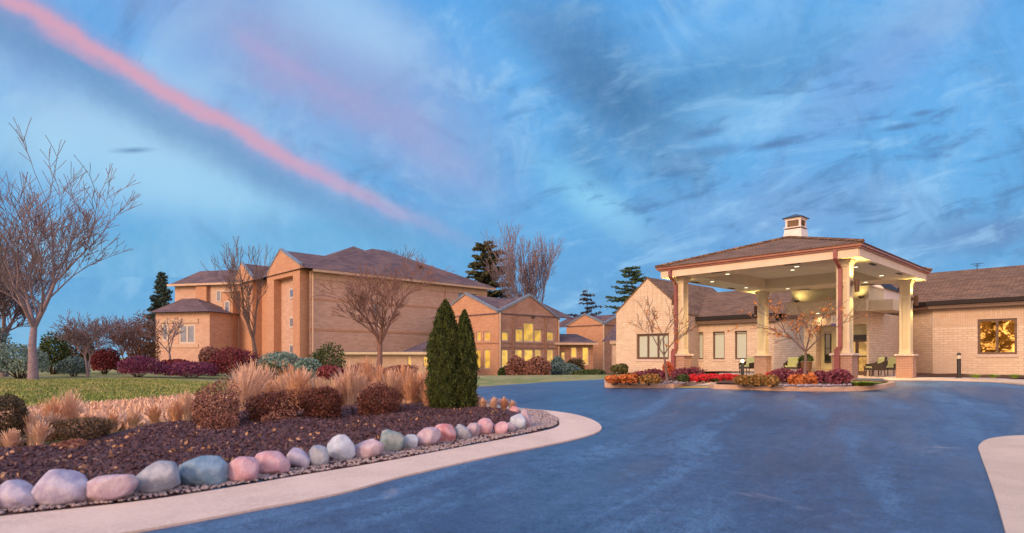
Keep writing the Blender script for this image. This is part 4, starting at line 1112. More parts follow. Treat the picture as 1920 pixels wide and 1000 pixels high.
mb.slab([(r0, b2 - .5, g2z), (r1 + .2, b2 - .5, g2z), (a_at(1703, 17.1), 17.1, g2z), (5.5, 17.1, g2z), (5.5, b3, z3), (r0, b3, z3)], .06)
mb.slab([(r0, b3, z3), (5.5, b3, z3), (5.5, b3 + 6, g2z), (r0, b3 + 6, g2z)], .06)
mb.build('roof', M['shingle'], eb)
aa_, bb_ = a_at(1832, b3), b3
mb = MB(LOC); zt_ = z_at(498, yL(aa_, bb_)); mb.tube((aa_, bb_, z3 - .1), (aa_, bb_, zt_ + .12), .02, .02, 6); mb.tube((aa_ - .3, bb_, zt_ + .1), (aa_ + .3, bb_, zt_ + .1), .015, .015, 5); mb.tube((aa_ - .15, bb_, zt_ + .0), (aa_ + .15, bb_, zt_ + .0), .015, .015, 5)
mb.build('aerial', M['dark'], eb)
# hanging sign at the doors
sgx = a_at(1566, 9.9)
sg = empty('hanging_sign', tuple(L(sgx, 9.9, z_at(611, yL(sgx, 9.9)))), 'small pale rectangular sign with a purple band hanging above the entrance doors', 'sign')
ys = yL(sgx, 9.9); zA, zB = z_at(611, ys), z_at(592, ys); zC = z_at(607, ys)
s0, s1 = sorted((a_at(1558, 9.9), a_at(1578, 9.9)))
mb = MB(LOC); mb.box(s0, s1, 9.88, 9.92, zC, zB); mb.build('sign_board', M['cupola_white'], sg)
mb = MB(LOC); mb.box(s0, s1, 9.878, 9.922, zA, zC - .003); mb.build('colour_band', mat('purple_band', (.13, .07, .32), .5), sg)
mb = MB(LOC)
for i, z in enumerate((zB - .14, zB - .22)):
    x = s0 + .06
    while x < s1 - .08: wq = .03 + .02 * ((i * 7 + int(x * 91)) % 3); mb.box(x, x + wq, 9.873, 9.879, z, z + .035); x += wq + .018
mb.build('lettering', mat('grey_lettering', (.42, .38, .42), .6), sg)
mb = MB(LOC)
for x in (s0 + .05, s1 - .05): mb.tube((x, 9.9, zB), (x, 9.9 + .4, zb0 + .1), .008, .008, 6)
mb.build('hanger', M['dark'], sg)

# ================================================================== FAR BRICK BUILDINGS
def far_building(label, corner, name='brick_building'):
    return empty(name, (corner.x, corner.y, G(corner.x, corner.y)), label, 'building')
# --- hall with two gables and lit windows
c1 = D(935, 63.0); hb = far_building('two-gabled brick hall with glowing yellow windows left of the portico', c1)
WH = Wall(c1, BX, (-AX[0] * -1, -AX[1] * -1))       # right-hand facade runs back along b; inward is +a
WH = Wall(c1, BX, AX); WK = Wall(c1, AX, BX)
zg = G(c1.x, c1.y) - .3
e0 = WH.z(935, 587); tE = WH.t(1048); tP = WH.t(993); zP = WH.z(993, 555.5); eR = WH.z(1048, 600)
ops = [WH.op(941, 954.5, 622, 640), WH.op(1025.5, 1039, 622, 640), WH.op(941, 954.5, 655, 690), WH.op(1025.5, 1039, 655, 686)]
big = [WH.op(967, 982, 616.5, 642), WH.op(982, 1002, 605, 642), WH.op(1002, 1016.5, 618, 642)]; low3 = [WH.op(966, 981, 655, 690), WH.op(983, 1001, 655, 690), WH.op(1003, 1016, 655, 690)]
allo = ops + big + low3
mb = MB(); WH.front(mb, 0, tE, zg, min(e0, eR), allo, .25)
zm = min(e0, eR); mb.poly([(0, 0, zm), (tE, 0, zm), (tE, 0, eR), (tP, 0, zP), (0, 0, e0)], T=WH.T)
mb.build('wall', M['red_brick'], hb)
for i, o in enumerate(allo): WH.win(hb, o, 1 if i != 5 else 1, fm='white_frame', pm='yellow_lit' if o[3] > 1.9 + WH.z(990, 655) - 1.9 + .5 else 'yellow_lit_low', q=.10, bar=.12, th=.1)
mb = MB(WH.T)
for z in (WH.z(990, 644), WH.z(990, 652)): mb.box(.01, tE - .01, -.05, -.002, z - .06, z + .06)
for t_ in (.0, WH.t(960), WH.t(1021), tE - .35): mb.box(t_ + .02, t_ + .33, -.09, -.004, zg, zm)
mb.build('brick_pier', M['red_brick_dark'], hb)
ops = [WK.op(893, 901, 622, 640), WK.op(906.5, 918.5, 622, 640), WK.op(890, 901, 655, 692), WK.op(906.5, 918.5, 655, 692), WK.op(862, 874, 622, 640)]
tE2 = WK.t(850) + 1.5; tP2 = WK.t(873); zP2 = WK.z(873, 553); eL2 = zP2 - (zP2 - e0)
mb = MB(); WK.front(mb, 0, tP2 * 2, zg, e0 - .01, ops, .25); mb.poly([(0, 0, e0 - .01), (tP2 * 2, 0, e0 - .01), (tP2, 0, zP2)], T=WK.T)
mb.build('wall', M['orange_brick'], hb)
for o in ops: WK.win(hb, o, 1, fm='white_frame', pm='yellow_lit', q=.10, bar=.12, th=.1)
mb = MB(WK.T)
for z in (WK.z(910, 644),): mb.box(.01, tP2 * 2, -.05, -.002, z - .06, z + .06)
mb.build('brick_band', M['red_brick_dark'], hb)
# cross-gable roofs (ridges run back behind each gable) and blue-grey copings
def gable_roof(Wx, t0, tp, t1, ze0, zp, ze1, dep, parent, m_='shingle_purple', cop='coping', off=-.1):
    mb = MB(Wx.T); mb.slab([(t0, off + .3, ze0), (tp, off + .3, zp), (tp, dep, zp), (t0, dep, ze0)], .1); mb.slab([(tp, off + .3, zp), (t1, off + .3, ze1), (t1, dep, ze1), (tp, dep, zp)], .1); mb.build('roof', M[m_], parent)
    mb = MB(Wx.T)
    for (ta, za, tb, zb) in ((t0, ze0, tp, zp), (tp, zp, t1, ze1)):
        mb.add([(ta, off, za), (tb, off, zb), (tb, off + .35, zb), (ta, off + .35, za), (ta, off, za + .26), (tb, off, zb + .26), (tb, off + .35, zb + .26), (ta, off + .35, za + .26)], [(0, 1, 2, 3), (4, 5, 6, 7), (0, 1, 5, 4), (1, 2, 6, 5), (2, 3, 7, 6), (3, 0, 4, 7)])
    mb.build('coping', M[cop], parent)
gable_roof(WH, -.1, tP, tE + .1, e0, zP, eR, 12, hb); gable_roof(WK, -.1, tP2, tP2 * 2, e0, zP2, e0, 12, hb)
mb = MB(WH.T); mb.tube((.1, -.12, zg), (.1, -.12, e0), .09, .09, 8); mb.tube((tE - .15, -.12, zg), (tE - .15, -.12, eR), .07, .07, 8); mb.build('downspout', M['limestone'], hb)
mb = MB(WH.T); mb.lathe((WH.t(999), -.06, WH.z(999, 597)), [(.2, 0), (.2, .3)], 10); mb.build('vent', M['dark'], hb)
mb = MB(); mb.quad((tE, 0, zg), (tE, 14, zg), (tE, 14, eR), (tE, 0, eR), T=WH.T); mb.build('wall', M['red_brick'], hb)
# --- low link with blue roof
k1 = D(1052, 70.0); lk = empty('link_building', (k1.x, k1.y, G(k1.x, k1.y)), 'low brick link with purple-blue roof and two lit windows right of the gabled hall', 'building')
WN = Wall(k1, (.985, .17), (-.17, .985))
zg2 = G(k1.x, k1.y) - .5; tn = WN.t(1112); ze_ = WN.z(1080, 645)
ops = [WN.op(1052, 1060, 660, 688), WN.op(1070, 1082, 651, 671), WN.op(1091.5, 1104, 651, 685)]
mb = MB(); WN.front(mb, -.5, tn, zg2, ze_, ops, .2); mb.quad((tn, 0, zg2), (tn, 8, zg2), (tn, 8, ze_), (tn, 0, ze_), T=WN.T); mb.build('wall', M['red_brick_dark'], lk)
for o in ops: WN.win(lk, o, 1, fm='white_frame', pm='yellow_lit_low', q=.08, bar=.1, th=.08)
mb = MB(WN.T); tf = WN.t(1118); zr_ = WN.z(1080, 624)
mb.poly([(-1, -.8, ze_ + .1), (tf, -.8, ze_ + .1), (WN.t(1098), 4, zr_), (-1, 4, zr_)]); mb.poly([(tf, -.8, ze_ + .1), (tf, 8, ze_ + .1), (WN.t(1098), 4, zr_)]); mb.build('roof', M['shingle_purple'], lk)
mb = MB(WN.T); mb.box(-1, tf, -.85, -.78, ze_ - .12, ze_ + .12); mb.box(-1, tf, -.78, .02, ze_ - .05, ze_ + .02); mb.build('fascia', M['limestone'], lk)
# --- second pair of gables by the beige gable
c2 = D(1133, 84.0); h2 = far_building('brick wing with paired gables partly hidden by the beige gable end', c2)
W1 = Wall(c2, AX, BX); W2 = Wall(c2, BX, AX); zg3 = G(c2.x, c2.y) - .5
ee = W1.z(1133, 609); pp = W1.z(1096.5, 591); t_p = W1.t(1096.5)
mb = MB(); W1.front(mb, 0, 2 * t_p, zg3, ee); mb.poly([(0, 0, ee), (2 * t_p, 0, ee), (t_p, 0, pp)], T=W1.T); mb.build('wall', M['orange_brick'], h2)
p2 = W2.t(1165); z2 = ee + (pp - ee) * 1.1
mb = MB(); W2.front(mb, 0, 2 * p2, zg3, ee); mb.poly([(0, 0, ee), (2 * p2, 0, ee), (p2, 0, z2)], T=W2.T); mb.build('wall', M['red_brick_dark'], h2)
gable_roof(W1, -.1, t_p, 2 * t_p, ee, pp, ee, 10, h2); gable_roof(W2, -.1, p2, 2 * p2, ee, z2, ee, 10, h2)
mb = MB(W1.T); mb.tube((0, -.15, zg3), (0, -.15, ee), .11, .11, 8); mb.build('downspout', M['limestone'], h2)
po = D(1150, 58.0); pz = G(po.x, po.y)
pr = empty('porch', (po.x, po.y, pz), 'small purple-roofed porch on a pale post tucked against the beige gable', 'porch')
mb = MB(); zz0, zz1 = z_at(640, 58), z_at(626, 58); x0 = (1139 - 960) / F * 58; x1 = (1175 - 960) / F * 58
mb.poly([(x0, 56.5, zz0), (x1, 56.5, zz0), (x1, 60, zz1 + .9), (x0 + 1.0, 60, zz1 + .9)]); mb.poly([(x0, 56.5, zz0), (x0, 62, zz0), (x0 + 1.0, 60, zz1 + .9)]); mb.build('roof', M['shingle_purple'], pr)
mb = MB(); mb.box(x0, x1, 56.5, 56.6, zz0 - .3, zz0); mb.box(x0 + .3, x0 + .9, 56.7, 57.3, pz - .5, zz0 - .3); mb.box(x0 + .9, x1, 57.2, 57.4, pz - .5, zz0 - .3); mb.build('wall', M['limestone'], pr)

# --- three-storey block at the left
Y0 = 66.0; c3 = D(580, Y0); bb = far_building('three-storey tan brick residential block with hipped purple-brown roof and orange gables', c3, 'apartment_building')
WS = Wall(c3, BX, AX); WF = Wall(c3, AX, BX); zg4 = G(c3.x, c3.y) - .8
ez = WS.z(580, 510); tEnd = WS.t(913)
ops = [WS.op(700, 710, 570, 592), WS.op(858, 870, 546, 560), WS.op(884, 894, 548, 560)]
mb = MB(); WS.front(mb, 0, tEnd, zg4, ez, ops, .3); mb.quad((tEnd, 0, zg4), (tEnd, 14, zg4), (tEnd, 14, ez), (tEnd, 0, ez), T=WS.T); mb.build('wall', M['tan_brick'], bb)
for o in ops: WS.win(bb, o, 1, fm='white_frame', pm='blue_glass', q=.1, bar=.14, th=.1)
mb = MB(WS.T); mb.box(.05, tEnd, -.08, -.003, ez - .75, ez - .02); mb.build('frieze', M['limestone'], bb)
mb = MB(WS.T)
for t_ in (.35, tEnd * .33, tEnd * .72): mb.tube((t_, -.16, zg4), (t_, -.16, ez), .10, .10, 8)
mb.build('downspout', M['limestone'], bb)
mb = MB(WS.T)
for yy in (560, 618): zz = WS.z(580, yy); mb.box(.02, tEnd, -.05, -.003, zz - .12, zz + .12)
mb.build('brick_band', M['orange_brick'], bb)
mb = MB(WS.T); mb.box(0, tEnd + .8, -.95, -.85, ez - .02, ez + .28); mb.box(0, tEnd + .8, -.85, .0, ez, ez + .06); mb.build('gutter', M['limestone'], bb)
# roof: two hips read as one long mass
pk = WS.t(663, 9); zk = WS.z(663, 462, 9); pk2 = WS.t(722, 8); zk2 = WS.z(722, 470, 8); 
mb = MB(WS.T)
ev = ez + .28
mb.poly([(-1.0, -1, ev), (tEnd + 1, -1, ev), (pk2, 8, zk2), (pk2 - 2, 8, zk2)]); mb.poly([(tEnd + 1, -1, ev), (tEnd + 1, 17, ev), (pk2, 8, zk2)]); mb.poly([(-1, -1, ev), (pk2 - 2, 8, zk2), (-1, 17, ev)]); mb.poly([(-1, 17, ev), (tEnd + 1, 17, ev), (pk2, 8, zk2), (pk2 - 2, 8, zk2)])
w3 = 9.5
mb.poly([(-1, -.5, ev + .02), (pk * 2 + 1, 4, ev + 1.0), (pk, 9, zk)]); mb.poly([(-1, -.5, ev + .02), (-1, 18.5, ev), (pk, 9, zk)]); mb.poly([(pk * 2 + 1, 4, ev + 1.0), (pk * 2 + 1, 18.5, ev), (pk, 9, zk)]); mb.poly([(-1, 18.5, ev), (pk * 2 + 1, 18.5, ev), (pk, 9, zk)])
mb.build('roof', M['shingle_purple'], bb)
mb = MB(WS.T); vt = WS.t(790, 3); vz = WS.z(790, 503, 3); mb.box(vt - .3, vt + .3, 2.8, 3.4, vz - .8, vz + .4); mb.build('roof_vent', M['dark'], bb)
# gabled tower at the near corner, with tall recess
ft0, ft1 = WF.t(575), WF.t(513); fp = WF.t(538)
zt1 = WF.z(538, 471); zs_ = WF.z(570, 500)
rec = WF.op(526, 562, 522, 640); rec = (rec[0], rec[1], WF.z(540, 690), rec[3])
mb = MB(); WF.front(mb, ft0, ft1, zg4, zs_, [rec], .9, q=-.8); mb.poly([(ft0, -.8, zs_), (ft1, -.8, zs_), (fp, -.8, zt1)], T=WF.T)
mb.quad((ft0, -.8, zg4), (ft0, 1, zg4), (ft0, 1, zs_), (ft0, -.8, zs_), T=WF.T); mb.quad((ft1, -.8, zg4), (ft1, 1, zg4), (ft1, 1, zs_), (ft1, -.8, zs_), T=WF.T)
mb.build('gable_wall', M['orange_brick'], bb)
mb = MB(WF.T); mb.box(rec[0], rec[1], .1, .3, rec[2], rec[3]); mb.build('wall', M['tan_brick'], bb)
for (y0, y1) in ((540, 560), (594, 615), (645, 665)):
    o = WF.op(543, 554, y0, y1); WF.win(bb, (o[0] + .1, o[1] + .1, o[2], o[3]), 1, fm='white_frame', pm='blue_glass', q=.0, bar=.22, th=.08)
gable_roof(WF, ft0, fp, ft1, zs_, zt1, zs_, 9, bb, off=-.85)
# main front of the block left of the tower, second gable, bay
fz_ = WF.z(500, 522)
mb = MB(); WF.front(mb, ft1, WF.t(455) , zg4, fz_, [], .3, q=.6); mb.build('wall', M['orange_brick'], bb)
g0_, g1_ = WF.t(482), WF.t(446); gp = WF.t(461); gzt = WF.z(461, 495); gzs = WF.z(470, 525)
mb = MB(); WF.front(mb, g0_, g1_, zg4, gzs, [], .3, q=-.6); mb.poly([(g0_, -.6, gzs), (g1_, -.6, gzs), (gp, -.6, gzt)], T=WF.T); mb.quad((g0_, -.6, zg4), (g0_, 1, zg4), (g0_, 1, gzs), (g0_, -.6, gzs), T=WF.T); mb.build('gable_wall', M['orange_brick'], bb)
gable_roof(WF, g0_, gp, g1_, gzs, gzt, gzs, 8, bb, off=-.65)
mb = MB(WF.T); mb.poly([(ft1 - 1, .2, fz_), (g1_ + 2, .2, fz_), (g1_ + 2, 8, fz_ + 3.2), (ft1 - 1, 8, fz_ + 3.2)]); mb.build('roof', M['shingle_purple'], bb)
# projecting wing further left: hipped roof, two window columns, low bay
c4 = Vector((WF.T(g1_, 0, 0).x, WF.T(g1_, 0, 0).y)); 
W6 = Wall(c4 + Vector(BX) * -2.0, (-.97, .24), (.24, .97))
a0_, a1_ = W6.t(450), W6.t(328); z6 = W6.z(400, 534)
cols = [W6.op(405, 418, 545, 566), W6.op(405, 418, 605, 626)]
mb = MB(); W6.front(mb, a0_, a1_, zg4, z6, cols, .3); mb.quad((a0_, 0, zg4), (a0_, 6, zg4), (a0_, 6, z6), (a0_, 0, z6), T=W6.T); mb.quad((a1_, 0, zg4), (a1_, 6, zg4), (a1_, 6, z6), (a1_, 0, z6), T=W6.T); mb.build('wall', M['tan_brick'], bb)
for o in cols: W6.win(bb, o, 1, fm='white_frame', pm='blue_glass', q=.05, bar=.2, th=.08)
for o in (W6.op(425, 436, 560, 640), W6.op(345, 352, 545, 558)): pass
mb = MB(W6.T); mb.box(W6.t(447), W6.t(428), -1.1, -.003, zg4, z6 - 1.2); mb.box(W6.t(392), W6.t(372), -.5, -.003, zg4, z6 - .2); mb.build('brick_bay', M['orange_brick'], bb)
mb = MB(W6.T); mb.box(W6.t(449), W6.t(426), -1.25, -.003, z6 - 1.2, z6 - .95); mb.build('bay_coping', M['limestone'], bb)
for (y0, y1) in ((566, 588), (612, 634)):
    o = W6.op(432, 442, y0, y1); W6.win(bb, o, 1, fm='white_frame', pm='blue_glass', q=-1.16, bar=.14, th=.05)
mb = MB(W6.T); mb.box(W6.t(425), W6.t(397), -.12, -.003, zg4, z6 - .1); mb.build('stone_bay', M['limestone'], bb)
for o in cols: W6.win(bb, (o[0] + .15, o[1] - .15, o[2], o[3]), 1, fm='white_frame', pm='blue_glass', q=-.18, bar=.14, th=.05)
h0 = W6.t(470); h1 = W6.t(322); zh = W6.z(395, 508, 5)
mb = MB(W6.T); mb.poly([(h0, -.8, z6), (h1, -.8, z6), (W6.t(375, 5), 5, zh), (W6.t(440, 5), 5, zh)]); mb.poly([(h1, -.8, z6), (h1, 11, z6), (W6.t(375, 5), 5, zh)]); mb.poly([(h0, -.8, z6), (h0, 11, z6), (W6.t(440, 5), 5, zh)])
mb.build('roof', M['shingle_purple'], bb)
mb = MB(W6.T); mb.box(h0, h1, -.86, -.78, z6 - .14, z6 + .14); mb.box(h0, h1, -.78, 0, z6 - .03, z6 + .03); mb.build('gutter', M['limestone'], bb)
W7 = Wall(Vector(c4) + Vector(BX) * -8.0, (-.97, .24), (.24, .97))
a0_, a1_ = W7.t(393), W7.t(292); z7 = W7.z(340, 586)
o7 = [W7.op(335, 366, 608, 645), W7.op(303, 315, 606, 640)]
mb = MB(); W7.front(mb, a0_, a1_, zg4, z7, o7, .3); mb.quad((a0_, 0, zg4), (a0_, 6, zg4), (a0_, 6, z7), (a0_, 0, z7), T=W7.T); mb.quad((a1_, 0, zg4), (a1_, 6, zg4), (a1_, 6, z7), (a1_, 0, z7), T=W7.T); mb.build('wall', M['tan_brick'], bb)
for o in o7: W7.win(bb, o, 2 if o is o7[0] else 1, fm='white_frame', pm='blue_glass', q=.05, bar=.25, th=.08)
mb = MB(W7.T); mb.box(W7.t(372), W7.t(300), -.1, -.003, W7.z(340, 652), W7.z(340, 646)); mb.box(W7.t(372), W7.t(300), -.1, -.003, W7.z(340, 606), W7.z(340, 598)); mb.build('stone_band', M['limestone'], bb)
h0 = W7.t(400); h1 = W7.t(288); zh = W7.z(355, 560, 4)
mb = MB(W7.T); mb.poly([(h0, -.8, z7), (h1, -.8, z7), (W7.t(342, 4), 4, zh), (W7.t(368, 4), 4, zh)]); mb.poly([(h1, -.8, z7), (h1, 9, z7), (W7.t(342, 4), 4, zh)]); mb.poly([(h0, -.8, z7), (h0, 9, z7), (W7.t(368, 4), 4, zh)]); mb.build('roof', M['shingle_purple'], bb)
# --- low annexe between the block and the hall
k5 = D(640, 58.0); an = empty('annexe', (k5.x, k5.y, G(k5.x, k5.y)), 'low pale annexe with a lit window between the tan block and the gabled hall', 'building')
W8 = Wall(k5, (.995, .1), (-.1, .995)); zg5 = G(k5.x, k5.y) - .6; t8 = W8.t(852)
z8 = W8.z(700, 664); o8 = [W8.op(793, 806, 668, 690), W8.op(764, 772, 668, 690), W8.op(818, 830, 668, 690), ]
mb = MB(); W8.front(mb, 0, t8, zg5, z8, o8, .2); mb.build('wall', M['limestone'], an)
for o in o8: W8.win(an, o, 1, fm='white_frame', pm='yellow_lit_low', q=.06, bar=.09)
mb = MB(W8.T); mb.box(-.2, t8, -.5, -.42, z8 - .05, z8 + .2); mb.box(-.2, t8, -.42, .02, z8 - .02, z8 + .02); mb.build('fascia', M['cream'], an)
mb = MB(W8.T); zz_ = W8.z(820, 634, 4); mb.poly([(W8.t(752), -.5, z8 + .2), (t8, -.5, z8 + .2), (t8, 4, zz_), (W8.t(815, 4), 4, zz_)]); mb.poly([(-.2, -.5, z8 + .18), (W8.t(752), -.5, z8 + .18), (W8.t(752), 4, z8 + .3), (-.2, 4, z8 + .3)]); mb.build('roof', M['shingle_purple'], an)

# ================================================================== BOULDERS
bc = {'lav': ((.42, .36, .50), (.56, .50, .60)), 'mau': ((.48, .34, .42), (.58, .46, .52)), 'gry': ((.32, .34, .42), (.46, .47, .53)), 'blu': ((.17, .30, .44), (.27, .38, .50)), 'pnk': ((.60, .32, .38), (.66, .44, .50)), 'pal': ((.46, .50, .62), (.58, .62, .72)), 'sla': ((.20, .27, .30), (.32, .36, .38)), 'red': ((.60, .22, .24), (.68, .38, .40))}
for k, (x, y) in bc.items(): M['st_' + k] = mat('granite_' + k, tuple(q * .72 for q in x), .75, tuple(q * .80 for q in y), 9, .5, 30, detail=8)
BL = [(-60, 962, 84, 52, 'gry', 'grey granite boulder at the far left end of the row'), (12, 955, 78, 50, 'lav', 'lavender boulder cut by the left edge of the view'), (95, 948, 92, 64, 'lav', 'large rounded lavender-white boulder, widest of the row'), (191, 941, 88, 54, 'mau', 'flat-topped mauve boulder left of the slanting grey-lavender one'),
      (284, 925, 82, 58, 'gry', 'slanting grey-lavender boulder left of the big blue one'), (372, 911, 86, 57, 'blu', 'big blue-grey boulder, bluest stone of the border'), (448, 903, 66, 46, 'pnk', 'rosy pink boulder directly right of the big blue one'), (503, 890, 62, 43, 'pnk', 'pale pink boulder with a flat top beside the rosy one'),
      (556, 877, 42, 38, 'lav', 'small lavender boulder between pale pink and grey stones'), (594, 874, 40, 40, 'gry', 'upright grey-blue boulder left of the tall pale one'), (638, 864, 52, 47, 'pal', 'tall pointed pale blue boulder in the middle of the row'), (686, 859, 54, 34, 'mau', 'low mauve-pink boulder left of the slate one'),
      (731, 847, 50, 43, 'sla', 'slate-green rounded boulder in front of the rightmost dark red bush'), (768, 841, 32, 27, 'pal', 'small pale blue stone right of the slate boulder'), (800, 837, 45, 36, 'mau', 'mauve-grey boulder left of the coral red one'), (832, 829, 46, 33, 'red', 'coral red boulder, reddest of the row'),
      (867, 824, 28, 28, 'gry', 'small grey boulder right of the coral red one'), (885, 819, 28, 27, 'mau', 'small pinkish-grey boulder below the cypress trees'), (910, 816, 34, 32, 'pnk', 'leaning pink boulder just right of the cypress trees'), (940, 814, 30, 25, 'pnk', 'low pink boulder left of the tip of the row'), (957, 809, 18, 18, 'mau', 'tiny mauve stone before the white tip boulder'),
      (971, 806, 27, 31, 'pal', 'whitish-blue boulder at the tip of the row'), (986, 802, 20, 33, 'mau', 'dusky pink boulder leaning at the very tip of the row'), (964, 777, 18, 15, 'red', 'small crimson stone behind the tip boulders')]
for i, (px, py, wp, hp, cc, lb) in enumerate(BL):
    g = P(px, py, .03); s = F / g.y; rx = wp / 2 / s; h = hp / s
    r_ = random.Random(i * 7 + 3)
    bm = bmesh.new(); bmesh.ops.create_icosphere(bm, subdivisions=4, radius=1.0)
    off = Vector((r_.uniform(0, 50), r_.uniform(0, 50), r_.uniform(0, 50)))
    sk = r_.uniform(-.25, .25)
    cuts = [(Vector((r_.uniform(-1, 1), r_.uniform(-1, .3), r_.uniform(-.2, 1))).normalized(), r_.uniform(.72, .92)) for _ in range(7)]
    for v in bm.verts:
        n_ = v.co.normalized(); k = 1 + .20 * mnoise.noise(n_ * 1.0 + off) + .07 * mnoise.noise(n_ * 2.8 + off) + .02 * mnoise.noise(n_ * 8 + off)
        x, y, z = n_ * k
        x = math.copysign(abs(x) ** .82, x); z = math.copysign(abs(z) ** .85, z)
        q_ = Vector((x, y, z))
        for pn, pd in cuts:
            e_ = q_.dot(pn) - pd
            if e_ > 0: q_ -= pn * e_ * .85
        x, y, z = q_
        v.co = Vector((x * rx * 1.06 + z * sk * rx, y * rx * .8, max(z, -.8) * h * .56))
    bm.normal_update()
    me = bpy.data.meshes.new('boulder'); bm.to_mesh(me); bm.free(); me.polygons.foreach_set('use_smooth', [True] * len(me.polygons)); me.update()
    o = bpy.data.objects.new('boulder', me); COL.objects.link(o); o.location = (g.x, g.y + rx * .5, g.z + h * .46 + .02); me.materials.append(M['st_' + cc])
    o.rotation_euler = (0, 0, r_.uniform(-.3, .3))
    tag(o, lb, 'boulder', 'boulders edging the planting bed')

# pebbles, mulch chips and leaves that nobody could count
def scatter_poly(poly, n, seed):
    r_ = random.Random(seed); xs = [p[0] for p in poly]; ys = [p[1] for p in poly]; out = []
    while len(out) < n:
        q = (r_.uniform(min(xs), max(xs)), r_.uniform(min(ys), max(ys)))
        if inside(q, poly): out.append(q)
    return out
def pebbles(name, pts, lo, hi, m_, seed, dz=.02, kind='stuff', label=None):
    r_ = random.Random(seed); bm = bmesh.new(); bmesh.ops.create_icosphere(bm, subdivisions=1, radius=1); base_v = [v.co.copy() for v in bm.verts]; base_f = [tuple(v.index for v in f.verts) for f in bm.faces]; bm.free()
    V_, F_ = [], []
    for (x, y) in pts:
        s = r_.uniform(lo, hi); sx, sy, sz = s * r_.uniform(.8, 1.4), s * r_.uniform(.8, 1.3), s * r_.uniform(.5, .8); t = r_.uniform(0, 3.14); k = len(V_); c, s_ = math.cos(t), math.sin(t)
        z = G(x, y) + dz
        for v in base_v: V_.append((x + c * v.x * sx - s_ * v.y * sy, y + s_ * v.x * sx + c * v.y * sy, z + v.z * sz))
        F_ += [tuple(i + k for i in f) for f in base_f]
    me = bpy.data.meshes.new(name); me.from_pydata(V_, [], F_); me.polygons.foreach_set('use_smooth', [True] * len(F_)); me.update()
    return tag(link(name, me, m_), label, None, None, kind)
def stonemat(name, cols, sc):
    m_ = bpy.data.materials.new(name); m_.use_nodes = True
    N = NT(m_.node_tree); b = N.n['Principled BSDF']; b.inputs['Roughness'].default_value = .8; v = N.node('ShaderNodeTexCoord').outputs['Object']
    c = N.ramp(N.noise(v, sc, 2, .5), [(.25 + .5 * i / (len(cols) - 1), c) for i, c in enumerate(cols)]); N.put(b.inputs['Base Color'], c); return m_
M['gravel'] = stonemat('mixed_gravel', [(.14, .08, .075), (.36, .25, .24), (.20, .16, .18), (.44, .34, .32), (.28, .17, .15)], 18)
M['river'] = stonemat('river_stones', [(.20, .13, .13), (.36, .27, .27), (.17, .14, .18), (.40, .32, .32)], 10)
front = spline([P(1045, 790), P(1036, 803), P(955, 821), P(850, 843), P(700, 871), P(560, 894), P(400, 921), P(250, 943), P(0, 970), P(-200, 992)], 4)
backl = spline([P(-200, 965), P(0, 944), P(250, 918), P(400, 898), P(560, 872), P(700, 850), P(850, 825), P(950, 806), P(985, 792), P(990, 772), P(1020, 774)], 4)
pebbles('gravel', scatter_poly(front + backl, 4200, 5), .010, .026, M['gravel'], 6, .035)
pebbles('gravel', scatter_poly([P(985, 770), P(1020, 774), P(1046, 788), P(1040, 802), P(990, 812), P(985, 790)], 700, 7), .016, .036, M['gravel'], 8, .04)
chips = scatter_poly([P(-200, 985), P(0, 950), P(400, 905), P(700, 855), P(970, 800), P(900, 765), P(760, 772), P(460, 786), P(300, 812), P(0, 862), P(-200, 890)], 16000, 9)
cp = [(x, y, G(x, y) + mound(x, y) + .012) for x, y in chips]
tag(leaves('bark_chips', cp, .034, leafm('bark_chip', (.12, .06, .075), (.075, .042, .056), (.18, .10, .10), 25), None, 9, elong=1.8), kind='stuff')
lf = scatter_poly([P(0, 950), P(400, 905), P(700, 855), P(970, 800), P(900, 765), P(760, 772), P(460, 786), P(300, 812), P(0, 862)], 620, 11)
lf = [q for q in lf if mnoise.noise(Vector((q[0] * 1.6, q[1] * 1.6, 5))) > .05]
tag(leaves('fallen_leaves', [(x, y, G(x, y) + mound(x, y) + .03) for x, y in lf], .05, leafm('fallen_leaf', (.42, .22, .13), (.28, .14, .08), (.50, .32, .18), 8), None, 12), kind='stuff')
isl = [P(1455, 727.5), P(1500, 730), P(1560, 731), P(1610, 729), P(1640, 726), P(1600, 724), P(1530, 725), P(1465, 723)]
r_ = random.Random(4)
for i in range(18):
    px = 1457 + i * 8.0 + r_.uniform(-2, 2); py = 726.0 + 2.3 * math.sin(i / 18 * 3.14) + r_.uniform(-.8, .8) - (i > 14) * 1.0
    g = P(px, py, KH)
    bm = bmesh.new(); bmesh.ops.create_icosphere(bm, subdivisions=2, radius=1); rr_ = r_.uniform(.04, .075); o3 = Vector((i * 3.3, 0, 0))
    for v in bm.verts: v.co = v.co * (1 + .25 * mnoise.noise(v.co + o3)); v.co = Vector((v.co.x * rr_ * 1.3, v.co.y * rr_, v.co.z * rr_ * .7))
    me = bpy.data.meshes.new('river_stone'); bm.to_mesh(me); bm.free(); me.polygons.foreach_set('use_smooth', [True] * len(me.polygons)); me.materials.append(M['river'])
    o = bpy.data.objects.new('river_stone', me); COL.objects.link(o); o.location = (g.x, g.y, KH + .03)
    tag(o, 'pale river stone in the line along the front kerb of the long island', 'stone', 'river stones along the long island')
pebbles('gravel', scatter_poly([P(1228, 724, KH), P(1330, 718, KH), P(1300, 714, KH), P(1235, 718, KH)], 90, 21), .02, .05, M['river'], 22, KH + .03)
